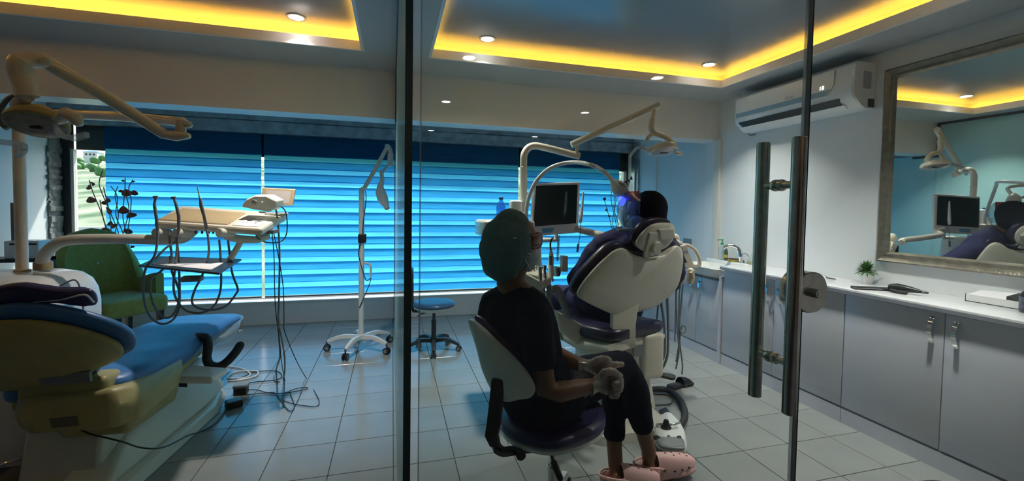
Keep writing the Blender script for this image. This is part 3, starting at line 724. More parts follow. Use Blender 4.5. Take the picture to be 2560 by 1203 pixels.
obj('dark_pad', MB().hexa([(x0 + .01, y0 + .008, ZT + .005), (x1 - .01, y0 + .008, ZT + .005), (x1 - .01, y0 + .066, ZT + .005), (x0 + .01, y0 + .066, ZT + .005), (x0 + .01, y0 + .008, ZT + .038), (x1 - .01, y0 + .008, ZT + .046), (x1 - .01, y0 + .066, ZT + .075), (x0 + .01, y0 + .066, ZT + .060)]), 'rubber', tx, smooth=0)
c = onc(2558, 782)
bt = thing('dark_jar', (c.x + .03, c.y - .01, ZT), 'dark bottle with a colourful wrapper at the end of the worktop', 'bottle')
q = (c.x + .03, c.y - .01, ZT)
obj('bottle', MB().lathe([(.036, 0), (.039, .005), (.039, .085), (.030, .105), (.020, .115), (.020, .12)], q), mat('dark_glassy', (.012, .014, .022), .15), bt)
obj('wrapper', MB().lathe([(.0395, .022), (.0395, .082)], q), mat('wrapper_print', (.08, .09, .14), .4, var=.9, scale=60), bt)
obj('cap', MB().lathe([(.021, .12), (.023, .122), (.023, .15), (.020, .153)], q), mat('blue_cap', (.04, .05, .13), .4), bt)
c = onc(2076, 697)
kn = thing('small_black_strap', (c.x, c.y, ZT), 'thin black strip lying on the worktop beside the door lock', 'strap')
obj('strip', MB().rbox((c.x - .008, c.y - .035, ZT), (c.x + .012, c.y + .03, ZT + .006), .002), 'black', kn)
obj('clip', MB().tube(spl([(c.x, c.y + .02, ZT + .004), (c.x + .005, c.y + .05, ZT + .016), (c.x + .01, c.y + .07, ZT + .005)], 5), .003, 8), 'chrome', kn)
# ================================================================ left dental unit (blue upholstery)
UL = thing('dental_unit', (-1.5, 2.9, 0), 'dental chair unit with blue upholstery, yellowed shell and swing-arm lamp, unoccupied', 'dental unit')
def px(L, Y=None):                          # list of (x, y[, Y]) photo pixels -> points on depth planes
    return [PY(p[0], p[1], p[2] if len(p) > 2 else Y) for p in L]
# --- base
bs = obj('base_plate', MB().loft([[(-1.52, 2.2, 0), (-1.24, 2.2, 0), (-1.12, 3.3, 0), (-1.18, 3.62, 0), (-1.95, 3.62, 0), (-1.95, 3.02, 0), (-1.56, 2.86, 0)],
                                  [(-1.51, 2.21, .05), (-1.255, 2.21, .05), (-1.145, 3.3, .06), (-1.20, 3.60, .06), (-1.94, 3.60, .06), (-1.94, 3.03, .06), (-1.55, 2.87, .05)],
                                  [(-1.48, 2.25, .075), (-1.30, 2.25, .075), (-1.25, 3.27, .10), (-1.27, 3.55, .10), (-1.9, 3.55, .10), (-1.9, 3.06, .10), (-1.50, 2.9, .075)]]), 'cream2', UL, smooth=30, bevel=.01)
obj('base_cover', MB().loft([[(-1.49, 2.40, .075), (-1.27, 2.40, .075), (-1.15, 3.25, .09), (-1.16, 3.56, .09), (-1.49, 3.56, .09)],
                             [(-1.47, 2.85, .31), (-1.37, 2.88, .31), (-1.27, 3.25, .33), (-1.27, 3.50, .33), (-1.47, 3.50, .33)]]), 'cream2', UL, smooth=30, bevel=.02)
q = [PZ(425, 960, .335), PZ(532, 962, .335), PZ(570, 936, .335), PZ(450, 926, .335)]
obj('cover_lid', MB().prism(q, (0, 0, .045)), 'white_pl', UL, smooth=0, bevel=.016)
obj('lid_slot', MB().prism([p + V(0, -.003, 0) for p in (PP(424, 966, q[0], (0, 1, 0)), PP(468, 968, q[0], (0, 1, 0)), PP(468, 958, q[0], (0, 1, 0)), PP(424, 957, q[0], (0, 1, 0)))], (0, .004, 0)), 'black', UL, smooth=0)
obj('lift_column', MB().loft([[(-1.68, 2.5, .08), (-1.36, 2.5, .08), (-1.32, 2.95, .08), (-1.68, 2.95, .08)], [(-1.66, 2.55, .40), (-1.36, 2.55, .40), (-1.30, 2.95, .40), (-1.66, 2.95, .40)]]), 'cream2', UL, smooth=30, bevel=.02)
# --- seat housing (yellowed shell under the seat)
hs = obj('seat_housing', MB().loft([[(-1.62, 2.44, .385), (-1.55, 2.40, .365), (-1.24, 2.40, .355), (-1.17, 2.48, .355), (-1.17, 2.86, .36), (-1.62, 2.9, .385)],
                               [(-1.64, 2.44, .45), (-1.57, 2.385, .45), (-1.23, 2.385, .45), (-1.155, 2.47, .45), (-1.155, 2.90, .46), (-1.64, 2.9, .45)],
                               [(-1.63, 2.45, .54), (-1.56, 2.40, .54), (-1.25, 2.40, .55), (-1.20, 2.50, .53), (-1.20, 3.0, .50), (-1.63, 3.0, .50)]]), 'olive', UL, smooth=35, bevel=.022)
fa, fb, fc_, fd = V(-1.55, 2.40, .365), V(-1.24, 2.40, .355), V(-1.23, 2.385, .45), V(-1.57, 2.385, .45)
def hq(u, v, d=0): return fa.lerp(fb, u).lerp(fd.lerp(fc_, u), v) + V(0, -1, -.1) * d
obj('rating_plate', MB().hexa([hq(u, v, d) for d in (-.008, .003) for u, v in ((.28, .40), (.58, .40), (.58, .92), (.28, .92))]), mat('dull_plate', (.13, .12, .10), .5), hs, smooth=0)
obj('column_skirt', MB().loft([[(-1.50, 2.50, .29), (-1.24, 2.50, .28), (-1.19, 2.88, .28), (-1.50, 2.9, .29)], [(-1.52, 2.46, .38), (-1.21, 2.46, .38), (-1.165, 2.88, .38), (-1.52, 2.9, .38)]]), 'olive', UL, smooth=30, bevel=.02)
# --- seat and leg rest: cross sections along the chair
def seat_sec(y, xc, hw, zt, th, drop):
    out = []; n = 20
    for k in range(n):
        t = 2 * math.pi * k / n; cx_, sz = math.cos(t), math.sin(t)
        ex = math.copysign(abs(cx_) ** .45, cx_) * hw; ez = math.copysign(abs(sz) ** .55, sz)
        z = zt - th / 2 + ez * th / 2 - drop * (abs(ex) / hw) ** 3
        out.append((xc + ex, y, z))
    return out
st = MB().loft([seat_sec(2.46, -1.48, .20, .58, .08, .02), seat_sec(2.52, -1.48, .265, .60, .12, .02), seat_sec(2.8, -1.48, .285, .59, .15, .02), seat_sec(3.1, -1.475, .285, .57, .14, .02), seat_sec(3.4, -1.46, .28, .585, .12, .02),
                seat_sec(3.65, -1.44, .275, .575, .09, .01), seat_sec(3.85, -1.42, .265, .55, .07, .01), seat_sec(3.93, -1.41, .24, .53, .05, .0), seat_sec(3.96, -1.41, .16, .52, .02, 0)])
seat = obj('seat_cushion', st, 'blue_vinyl', UL, smooth=60); folds(seat, .014, .16, 'vinyl_folds')
sd2 = seat.modifiers.new('sub', 'SUBSURF'); sd2.levels = 2; sd2.render_levels = 2; seat.modifiers.move(1, 0)
obj('leg_shell', MB().loft([seat_sec(2.6, -1.48, .27, .47, .08, .0), seat_sec(3.0, -1.475, .275, .45, .06, .0), seat_sec(3.4, -1.46, .27, .48, .05, .0), seat_sec(3.66, -1.44, .25, .50, .04, .0)]), 'olive', UL, smooth=60)
obj('foot_cover', MB().loft([seat_sec(3.42, -1.44, .27, .47, .05, .0), seat_sec(3.56, -1.435, .278, .485, .11, .0), seat_sec(3.76, -1.42, .278, .51, .14, .0), seat_sec(3.95, -1.41, .25, .52, .07, .0), seat_sec(3.985, -1.41, .19, .52, .03, 0)]), 'film', UL, smooth=60, label='clear plastic foot cover')
# --- backrest
bp0 = PY(130, 870, 2.32); bn_ = Vector((0.02, -.80, -.60)).normalized()
def bk(L): return [PP(x, y, bp0, bn_) for x, y in L]
shell_px = [(-90, 860), (-40, 815), (20, 806), (100, 808), (190, 824), (262, 846), (300, 866), (306, 888), (280, 905), (240, 922), (226, 940), (222, 956), (160, 968), (60, 972), (-60, 965)]
bsh = obj('backrest_shell', MB().pillow(bk(shell_px), bn_, .02, .03, .035, 0, .03), 'olive', UL, smooth=50)
cush_px = [(-110, 850), (-50, 798), (20, 783), (100, 786), (200, 804), (285, 832), (322, 856), (328, 884), (300, 905), (255, 925), (236, 945), (220, 958), (60, 968), (-70, 960)]
obj('backrest_cushion', MB().pillow([p - bn_ * .042 for p in bk(cush_px)], bn_, .018, .03, 0, .012, .025), 'blue_vinyl', UL, smooth=60)
obj('hinge_plate', MB().prism(px([(100, 966), (226, 956), (222, 930), (92, 938)], 2.36), (0, .02, 0)), 'grey_pl', UL, smooth=0, bevel=.004)
obj('hinge_cover', MB().rbox((-1.62, 2.42, .50), (-1.28, 2.56, .60), .03), 'olive', UL)
# head pillow with white piping
hp = [(-60, 770), (0, 752), (60, 757), (130, 765), (200, 766), (218, 790), (205, 800), (130, 790), (60, 800), (-50, 822)]
hpc = [PP(x, y, bp0 + V(0, -.08, .10), bn_) for x, y in hp]
hr = obj('head_cushion', MB().pillow([p - bn_ * .085 for p in hpc], bn_, .016, .02, .008, .008, .02), 'purple_vinyl', UL, smooth=60)
obj('piping', MB().tube(spl([p - bn_ * .064 for p in [PP(x, y, bp0 + V(0, -.08, .10), bn_) for x, y in ((-10, 800), (60, 786), (130, 779), (190, 767), (216, 786))]], 8), .004, 8), 'paper', hr)
# black arm rest
ar = [PZ(490, 842, .50), None]
A = PY(490, 842, 3.30)
arm = [(468, 845, 3.36), (484, 843, 3.30), (500, 842, 3.26), (516, 846, 3.23), (520, 868, 3.22), (517, 896, 3.2), (526, 913, 3.19), (546, 917, 3.19), (568, 904, 3.2), (588, 882, 3.22), (600, 864, 3.24)]
obj('arm_rest', MB().tube(spl(px(arm), 5), .027, 14, round_cap=True), 'rubber', UL, label='black hooked arm rest')
# --- unit body with pole and arm
ub = obj('unit_body', MB().loft([rr(-2.06, 3.0, .30, .24, .06, .08, 10), rr(-2.06, 3.0, .33, .27, .35, .10, 10), rr(-2.06, 3.0, .36, .29, .74, .14, 10), rr(-2.06, 3.0, .36, .29, .82, .14, 10), rr(-2.06, 3.0, .352, .282, .90, .14, 10), rr(-2.06, 3.0, .335, .265, .955, .14, 10), rr(-2.06, 3.0, .30, .24, .995, .14, 10), rr(-2.06, 3.0, .25, .19, 1.015, .13, 10), rr(-2.06, 3.0, .18, .13, 1.022, .1, 10)]), 'white_pl', UL, smooth=50)
obj('side_hatch', MB().tube(spl(px([(150, 715), (185, 700), (200, 720), (208, 770), (208, 790)], 2.71), 6), .004, 8), 'grey_pl', ub)
for (cx_, cy_), rr_ in (((56, 690), .036), ((108, 668), .040)):
    c = PY(cx_, cy_, 3.02); obj('collar', MB().lathe([(rr_, 0), (rr_, .04), (rr_ * .85, .05)], c - V(0, 0, .015)), 'tan', ub)
pb = PY(56, 690, 3.05); ptop = PY(40, 275, 3.05)
obj('light_pole', MB().cyl((pb.x, 3.05, pb.z - .05), (pb.x, 3.05, ptop.z), .026, 20), 'cream', UL)
obj('table_arm', MB().tube(spl(px([(106, 672, 3.02), (108, 645, 3.0), (125, 622, 2.98), (160, 603, 2.97), (230, 598, 2.98), (330, 598, 3.0), (420, 600, 3.05), (460, 595, 3.1), (485, 575, 3.15)]), 5), .029, 18), 'cream2', UL)
# --- operating light
ol = obj('light_arm', MB().tube(px([(60, 279, 3.05), (130, 284, 2.8), (300, 291, 2.42), (430, 303, 2.2)]), [.024, .023, .022, .021], 16), 'cream', UL)
obj('elbow', MB().limb([(PY(418, 302, 2.22), .02, .024), (PY(455, 306, 2.17), .022, .026), (PY(470, 312, 2.15), .014, .02)], (0, 0, 1)).limb([(PY(405, 335, 2.14), .018, .022), (PY(440, 340, 2.14), .022, .026), (PY(470, 340, 2.14), .013, .018)], (0, 0, 1)).cyl(PY(452, 300, 2.15), PY(452, 345, 2.15), .020), 'cream', ol)
obj('spring_arm', MB().tube(px([(412, 337, 2.14), (270, 245, 2.05), (112, 155, 1.95)]), [.021, .023, .025], 16), 'cream', ol)
obj('pivot', MB().cyl(PY(112, 153, 1.90), PY(112, 153, 1.98), .014, 16), 'cream2', ol)
obj('neck', MB().tube(spl(px([(118, 152, 1.95), (85, 150, 1.92), (55, 155, 1.90), (50, 180, 1.90), (62, 215, 1.90), (68, 242, 1.90)]), 5), [.027] * 10 + [.034] * 6 + [.031] * 10, 18), 'cream', ol)
hc = PY(94, 308, 1.93); hax = (PY(116, 330, 1.86) - PY(98, 285, 1.95)).normalized()
hax = Vector((.10, -.42, -.90)).normalized()
lh = obj('lamp_head', MB().lathe([(.012, -.058), (.038, -.054), (.055, -.036), (.074, -.024), (.083, -.008), (.085, .006), (.079, .011)], hc, hax, 32), 'olive', ol, label='round yellowed lamp housing')
obj('lens', MB().lathe([(.079, .010), (.060, .015), (.03, .018), (.001, .019)], hc, hax, 32), 'lens', lh)
obj('bulb_shield', MB().limb([(hc + hax * .018 - V(.014, 0, 0), .005, .012), (hc + hax * .018 + V(.014, 0, 0), .005, .012)], hax), 'black', lh)
obj('head_bracket', MB().tube(spl([PY(68, 242, 1.90), PY(45, 262, 1.93), PY(60, 285, 1.98), hc - hax * .06], 5), .020, 12), 'cream', lh)
obj('grip_boss', MB().limb([(PY(145, 302, 1.88), .014, .018), (PY(168, 285, 1.86), .022, .026), (PY(190, 295, 1.85), .020, .024), (PY(196, 308, 1.85), .014, .018)], (0, 0, 1)), 'cream', lh)
hgrip = MB(); gp = spl(px([(136, 308, 1.87), (142, 325, 1.85), (158, 340, 1.83), (185, 346, 1.82), (218, 338, 1.82)]), 6)
hgrip.loft([[p + V(0, .012, .010), p + V(0, -.014, .010), p + V(0, -.014, -.008), p + V(0, .012, -.008)] for p in gp])
obj('grip_film', hgrip, 'film', lh, smooth=60, label='cling film sleeve on the lamp grip')
obj('far_grip', MB().loft([[p + V(0, .015, .012), p + V(0, -.015, .012), p + V(0, -.015, -.008), p + V(0, .015, -.008)] for p in spl(px([(-40, 345, 2.02), (0, 356, 2.02), (45, 362, 2.02), (62, 372, 2.0), (44, 388, 2.0)]), 5)]), 'film', lh, smooth=60)
obj('lamp_cable', MB().tube(spl(px([(48, 237, 1.90), (20, 247, 1.92), (3, 275, 1.95), (2, 305, 1.97), (18, 322, 1.97)]), 6), .008, 10), 'hose', ol)
# --- delivery table
c = [PY(384, 566, 3.0), PY(646, 600, 3.0), PY(716, 556, 3.42), PY(470, 536, 3.42)]
nl, nr = PY(384, 552, 3.0), PY(655, 572, 3.0); fl, frr = PY(452, 514, 3.42), PY(716, 532, 3.42)
dt = obj('delivery_table', MB().hexa([nl - V(0, 0, .045), nr - V(0, 0, .045), frr - V(0, 0, .06), fl - V(0, 0, .05), nl, nr, frr, fl]), 'cream', UL, smooth=0, bevel=.014)
up = (nr - nl).cross(fl - nl).normalized(); up = up if up.z > 0 else -up
def tt(u, v, h=0.0):                         # point on the table top
    return nl.lerp(nr, u).lerp(fl.lerp(frr, u), v) + up * h
obj('silicone_mat', MB().hexa([tt(.02, .04), tt(.66, .04), tt(.66, .78), tt(.06, .78), tt(.03, .06, .008), tt(.65, .06, .008), tt(.65, .76, .008), tt(.07, .76, .008)]), 'tan', dt, smooth=0, bevel=.003)
ky = obj('key_panel', MB().hexa([tt(.70, .06), tt(.94, .06), tt(.94, .62), tt(.74, .62), tt(.70, .06, .003), tt(.94, .06, .003), tt(.94, .62, .003), tt(.74, .62, .003)]), 'white_pl', dt, smooth=0)
for i, (u, v, du, dv) in enumerate(((.745, .22, .05, .05), (.755, .36, .05, .05), (.765, .48, .045, .04))):
    obj('key_marks', MB().hexa([tt(u, v), tt(u + du, v), tt(u + du, v + dv), tt(u, v + dv), tt(u, v, .0038), tt(u + du, v, .0038), tt(u + du, v + dv, .0038), tt(u, v + dv, .0038)]), 'grey_print', ky, smooth=0)
for du, dv in ((-.022, 0), (.022, 0), (0, .10), (0, -.10), (0, 0)):
    u, v = .875 + du, .34 + dv
    obj('arrow_key', MB().hexa([tt(u - .008, v - .02), tt(u + .008, v - .02), tt(u + .008, v + .02), tt(u - .008, v + .02), tt(u - .008, v - .02, .004), tt(u + .008, v - .02, .004), tt(u + .008, v + .02, .004), tt(u - .008, v + .02, .004)]), 'print', ky, smooth=0)
obj('side_vent', MB().hexa([V(nr.x - .004, 3.12, nr.z - .040), V(nr.x + .034, 3.12, nr.z - .040), V(nr.x + .050, 3.2, nr.z - .036), V(nr.x + .0, 3.2, nr.z - .036), V(nr.x - .004, 3.12, nr.z - .018), V(nr.x + .034, 3.12, nr.z - .016), V(nr.x + .05, 3.2, nr.z - .012), V(nr.x, 3.2, nr.z - .012)]), 'grey_pl', dt, smooth=0)
obj('table_bracket', MB().limb([(PY(568, 592, 3.1), .022, .03), (PY(600, 598, 3.1), .026, .03), (PY(640, 600, 3.14), .024, .03), (PY(664, 590, 3.2), .03, .03)], (0, 0, 1)), 'cream2', dt)
for k, x in enumerate((401, 452, 560)):
    obj('instrument_holder', MB().cyl(PY(x - 14, 582, 2.98), PY(x + 22, 584, 3.06), .028, 18), 'cream2', dt)
for x in (489, 505, 522, 533):
    p = PY(x, 572, 3.02); obj('air_valve', MB().cyl(p, p - V(0, 0, .03), .006, 8), 'black', dt)
# handpieces with their hoses
def handpiece(tip, L, hose, r, kind):
    h = obj('handpiece', MB().tube(px(L), r, 12, round_cap=True), 'hose', UL)
    if tip == 'head':
        p = PY(L[0][0], L[0][1], L[0][2]); obj('turbine_head', MB().cyl(p + V(-.012, 0, .002), p + V(.012, 0, .004), .008, 12), 'grey_pl', h)
    else:
        obj('syringe_tip', MB().tube(px(tip), [.003, .0035, .005], 8), 'chrome', h)
    obj('hose', MB().tube(spl(px(hose), 6), .0062, 10), 'hose', h)
handpiece('head', [(389, 494, 2.94), (386, 512, 2.94), (391, 545, 2.94), (394, 575, 2.96)], [(394, 575, 2.96), (394, 600, 2.95), (386, 640, 2.93), (365, 670, 2.92), (358, 710, 2.92), (362, 760, 2.92), (378, 795, 2.92), (405, 810, 2.92), (432, 800, 2.94), (447, 770, 2.97), (449, 720, 3.0), (446, 640, 3.02), (440, 590, 3.05)], [.005, .008, .008, .008], 'a')
handpiece('head', [(434, 496, 2.94), (440, 510, 2.94), (447, 540, 2.94), (447, 575, 2.96)], [(447, 575, 2.96), (445, 600, 2.95), (440, 650, 2.94), (434, 720, 2.96), (445, 755, 2.97), (468, 778, 2.97), (505, 782, 2.97), (535, 765, 2.98), (552, 720, 3.0), (551, 640, 3.02), (548, 600, 3.05)], [.005, .008, .009, .008], 'b')
handpiece([(493, 466, 2.94), (497, 485, 2.94), (500, 500, 2.94)], [(501, 498, 2.94), (503, 515, 2.94), (510, 540, 2.95), (516, 570, 2.97)], [(516, 570, 2.97), (521, 600, 2.96), (521, 640, 2.96), (505, 690, 2.98), (487, 725, 3.0), (480, 755, 3.0), (495, 770, 3.0), (530, 775, 3.0), (565, 765, 3.0), (590, 735, 3.02), (594, 720, 3.02), (580, 680, 3.05), (570, 600, 3.1)], [.007, .010, .008, .009], 'c')
obj('loop_hose', MB().tube(spl(px([(425, 575, 3.0), (424, 600, 2.98), (428, 650, 2.97), (400, 680, 2.95), (376, 700, 2.94), (380, 750, 2.94), (398, 785, 2.94), (420, 795, 2.94), (440, 775, 2.96), (448, 730, 2.98), (430, 680, 3.0), (425, 640, 3.0)]), 6), .0062, 10), 'hose', UL)
obj('cross_hose', MB().tube(spl(px([(388, 648, 2.92), (415, 620, 2.94), (445, 600, 2.98), (452, 585, 3.0)]), 6), .0062, 10), 'hose', UL)
# instrument tray on its strut
zt_ = 1.045
tc_ = [PZ(346, 668, zt_), PZ(548, 688, zt_), PZ(604, 652, zt_), PZ(398, 645, zt_)]
tr = obj('instrument_tray', MB().prism(tc_, (0, 0, .012)), 'black', UL, smooth=0, bevel=.004, label='dark rimmed instrument tray')
cc = sum(tc_, Vector()) / 4
obj('tray_paper', MB().prism([cc + (p - cc) * .76 + V(0, 0, .0125) for p in tc_], (0, 0, .002)), 'paper', tr, smooth=0)
obj('tray_handle', MB().rbox(PZ(480, 690, 1.02) - V(.05, .03, .03), PZ(480, 690, 1.02) + V(.05, .03, .0), .012), 'grey_pl', tr)
obj('tray_strut', MB().tube(px([(604, 600, 3.12), (590, 625, 3.10), (574, 650, 3.06)]), .018, 12), 'cream', tr)

# box and small screen standing on the table
o_ = tt(.86, .72)
sc_ = thing('scaler_box', o_, 'rounded cream scaler box with a dial on the delivery table', 'device')
bpx = [(608, 518, 3.2), (618, 500, 3.2), (640, 490, 3.22), (672, 490, 3.24), (697, 503, 3.26), (698, 520, 3.27), (680, 530, 3.25), (640, 524, 3.2)]
dd = Vector((.02, .12, .012))
ring = px(bpx); ring = [V(p.x, 3.16 + (p.y - 3.2) * .5, p.z) for p in ring]
obj('case', MB().loft([[p * 1 for p in ring], [p + dd * .3 + V(0, 0, .004) for p in ring], [p + dd for p in ring]]), 'cream2', sc_, smooth=40, bevel=.008)
g_ = PY(635, 505, 3.155); obj('dial', MB().cyl(g_ + V(0, .02, 0), g_ - V(0, .008, 0), .014, 16), 'grey_pl', sc_)
g_ = PY(654, 506, 3.155); obj('indicator', MB().cyl(g_ + V(0, .02, 0), g_ - V(0, .002, 0), .005, 10), 'paper', sc_)
obj('handset_cord', MB().tube(spl(px([(697, 512, 3.28), (714, 530, 3.3), (718, 570, 3.3), (712, 595, 3.28), (695, 606, 3.25), (665, 606, 3.2), (645, 595, 3.1), (637, 580, 3.02)]), 6), .004, 8), 'black', sc_)
sm = thing('tablet_screen', PY(695, 522, 3.36), 'small tan framed screen standing at the back of the delivery table', 'screen')
t4 = [PY(650, 508, 3.36), PY(656, 470, 3.40), PY(739, 474, 3.40), PY(734, 515, 3.36)]
t4 = [PY(652, 513, 3.36), PY(656, 470, 3.40), PY(739, 474, 3.40), PY(732, 515, 3.36)]
obj('case', MB().prism(t4, (0, .018, .004)), 'tan', sm, smooth=0, bevel=.004)
cc = sum(t4, Vector()) / 4
obj('display', MB().prism([cc + (p - cc) * .74 - V(0, .0015, 0) for p in t4], (0, .002, 0)), mat('grey_display', (.42, .38, .36), .3), sm, smooth=0)
obj('foot', MB().rbox(tt(.93, .80) - V(.06, .02, .0), tt(.93, .80) + V(.08, .05, .018), .008), 'cream2', sm)
# cables falling from the table to the floor
def cable(name, L, r, m, label, parent=None):
    mb = MB().tube(spl([PZ(p[0], p[1], p[3]) if len(p) == 4 else PY(*p) if len(p) == 3 else PZ(p[0], p[1], .008) for p in L], 6), r, 8)
    return obj(name, mb, m, parent, label=label, cat='cable' if parent is None else None, loc=None)
cable('grey_cable', [(690, 525, 3.27), (695, 560, 3.28), (699, 640, 3.28), (697, 760, 3.28), (696, 800, 3.3), (705, 850, 3.3), (712, 900, 3.32), (709, 945), (695, 955), (685, 945), (690, 925), (700, 890, 3.35), (698, 850, 3.33), (697, 820, 3.32)], .006, 'hose', 'thick grey double cable hanging from the scaler box to the floor')
cable('thin_black_cable', [(679, 572, 3.2), (685, 640, 3.22), (688, 760, 3.25), (698, 850, 3.28), (703, 900, 3.3), (712, 950), (728, 990), (736, 1015), (728, 1028), (715, 1020), (690, 985), (672, 982), (640, 985), (612, 987)], .003, 'black', 'thin black cable dropping straight from the table to the floor plug')
cable('looped_black_cable', [(682, 572, 3.2), (696, 640, 3.22), (708, 720, 3.24), (710, 800, 3.28), (712, 830, 3.3), (740, 900, 3.3), (765, 945), (790, 985), (798, 1005), (790, 1016), (755, 1014), (720, 1006), (705, 998), (710, 985), (740, 972), (768, 969), (762, 974), (720, 982), (680, 984), (640, 975), (612, 975)], .003, 'black', 'thin black cable ending in wide loops on the tiles')
cable('floor_loop_cable', [(570, 950), (600, 945), (640, 930), (690, 928), (705, 940), (690, 950), (640, 955), (612, 960)], .0035, 'black', 'black cable curling on the floor beside the chair base')
cable('white_floor_hose', [(480, 925), (540, 915), (600, 920), (625, 935), (610, 945), (570, 945), (590, 930), (640, 928), (640, 940), (600, 950), (570, 952)], .006, 'white_pl', 'pale hose curling on the floor beside the chair base')
cable('base_cable', [(578, 1000), (555, 1040), (530, 1065), (500, 1080), (470, 1089, 0, .05), (440, 1105, 0, .10), (410, 1118, 0, .14), (380, 1122, 0, .17), (345, 1118, 0, .20), (310, 1106, 2.46), (270, 1096, 2.44), (225, 1085, 2.43), (190, 1070, 2.45)], .004, 'black', 'black cable running along the lower edge of the chair base')
a = PZ(585, 1018, 0)
ad = thing('power_adapter', a, 'black cube power adapter lying on the tiles', 'adapter')
obj('case', MB(Matrix.Translation(a) @ Matrix.Rotation(.5, 4, 'Z')).rbox((-.05, -.035, .001), (.05, .04, .05), .008), 'black', ad)
a = PZ(600, 990, 0)
so = thing('plug_block', a, 'grey topped black socket block on the floor by the chair base', 'socket')
obj('socket_top', MB(Matrix.Translation(a)).rbox((-.05, .0, .052), (.045, .075, .075), .006), 'grey_pl', so)
obj('plug_body', MB(Matrix.Translation(a)).rbox((-.045, .0, .001), (.04, .07, .053), .006), 'black', so)
# foot control in the near corner
a = PZ(95, 1190, 0)
fc = thing('foot_control', a, 'dark foot control with a steel hoop on the floor under the chair back', 'foot control')
T_ = Matrix.Translation(a) @ Matrix.Rotation(.5, 4, 'Z')
obj('body', MB(T_).loft([rr(0, 0, .15, .10, .001, .06), rr(0, 0, .145, .095, .03, .06), rr(0, 0, .11, .07, .055, .05), rr(0, 0, .06, .04, .065, .03)]), 'brown_cab', fc, smooth=50)
obj('pedal_knob', MB(T_).ell((-.01, .03, .085), (.05, .04, .03)), 'black', fc)
obj('hoop', MB(T_).tube(spl([(-.14, -.06, .03), (-.13, -.06, .12), (-.05, -.06, .14), (.08, -.06, .14), (.14, -.06, .12), (.15, -.06, .03)], 5), .006, 8), 'chrome', fc)
obj('cord', MB().tube(spl([a + V(.12, .05, .04), a + V(.22, .10, .06), a + V(.26, .0, .04), a + V(.2, -.12, .01), a + V(.12, -.3, .01)], 6), .008, 8), 'black', fc)
# ================================================================ right dental unit (dark upholstery), occupied
UR = thing('dental_unit', (1.55, 2.75, 0), 'dental chair unit with dark purple upholstery, pale shell and monitor, patient seated in it', 'dental unit')
rp0 = PY(1575, 700, 2.40); rn = Vector((.24, -.92, -.27)).normalized()
def rb(L, off=0.0): return [PP(x, y, rp0, rn) - rn * off for x, y in L]
# --- backrest
sh_px = [(1443, 735), (1460, 703), (1492, 666), (1519, 640), (1536, 627), (1559, 621), (1589, 638), (1626, 644), (1659, 634), (1685, 617), (1700, 618), (1706, 640), (1703, 680), (1690, 720), (1660, 750), (1628, 770), (1592, 780), (1560, 784), (1530, 784), (1500, 772), (1460, 752)]
bs_ = obj('backrest_shell', MB().pillow(rb(sh_px), rn, .015, .02, .022, 0, .02), 'cream2', UR, smooth=50)
cu_px = [(1439, 733), (1455, 698), (1488, 660), (1515, 632), (1534, 618), (1560, 611), (1590, 626), (1626, 634), (1660, 624), (1686, 607), (1704, 612), (1708, 640), (1704, 680), (1690, 722), (1660, 752), (1600, 778), (1530, 780), (1495, 770), (1455, 752)]
obj('backrest_cushion', MB().pillow(rb(cu_px, .05), rn, .03, .04, 0, .01, .03), 'navy_vinyl', UR, smooth=60)
nk = MB(); R = []
for x0, x1, y, Y in ((1527, 1598, 760, 2.44), (1530, 1594, 785, 2.43), (1530, 1590, 815, 2.42), (1534, 1590, 845, 2.42), (1536, 1592, 862, 2.44), (1538, 1592, 870, 2.50), (1540, 1590, 868, 2.58)):
    a, b = PY(x0, y, Y), PY(x1, y, Y); R.append([a, b, b + V(0, .03, .004), a + V(0, .03, .004)])
obj('back_bracket', nk.loft(R), 'cream2', UR, smooth=60, bevel=.006)
# --- head rest
hs_px = [(1581, 603), (1592, 583), (1614, 562), (1636, 554), (1667, 555), (1676, 565), (1675, 586), (1660, 610), (1634, 623), (1606, 626), (1589, 617)]
h_off = .03
hdr = obj('headrest_shell', MB().pillow(rb(hs_px, -h_off), rn, .012, .015, .012, 0, .015), 'cream2', UR, smooth=50)
hc_px = [(1580, 600), (1592, 575), (1614, 553), (1640, 545), (1670, 549), (1679, 563), (1677, 586), (1660, 612), (1634, 624), (1604, 626), (1586, 616)]
obj('headrest_cushion', MB().pillow(rb(hc_px, .010), rn, .02, .035, 0, .01, .02), 'navy_vinyl', hdr, smooth=60)
obj('headrest_slide', MB().prism(rb([(1607, 575), (1629, 574), (1627, 590), (1607, 634), (1598, 637), (1593, 633)], -h_off - .012), rn * .018), 'cream2', hdr, smooth=0, bevel=.004)
obj('headrest_roller', MB().prism(rb([(1629, 566), (1666, 564), (1670, 588), (1632, 592)], -h_off - .012), rn * .022), 'cream2', hdr, smooth=0, bevel=.007)
kc = rb([(1620, 609)], -h_off - .03)[0]
obj('headrest_knob', MB().lathe([(.034, -.008), (.040, 0), (.040, .014), (.034, .021)], kc, rn, 28), 'cream2', hdr)
obj('release_lever', MB().prism(rb([(1617, 625), (1644, 623), (1644, 631), (1616, 637)], -.02), rn * .012), 'white_pl', UR, smooth=0, bevel=.003)
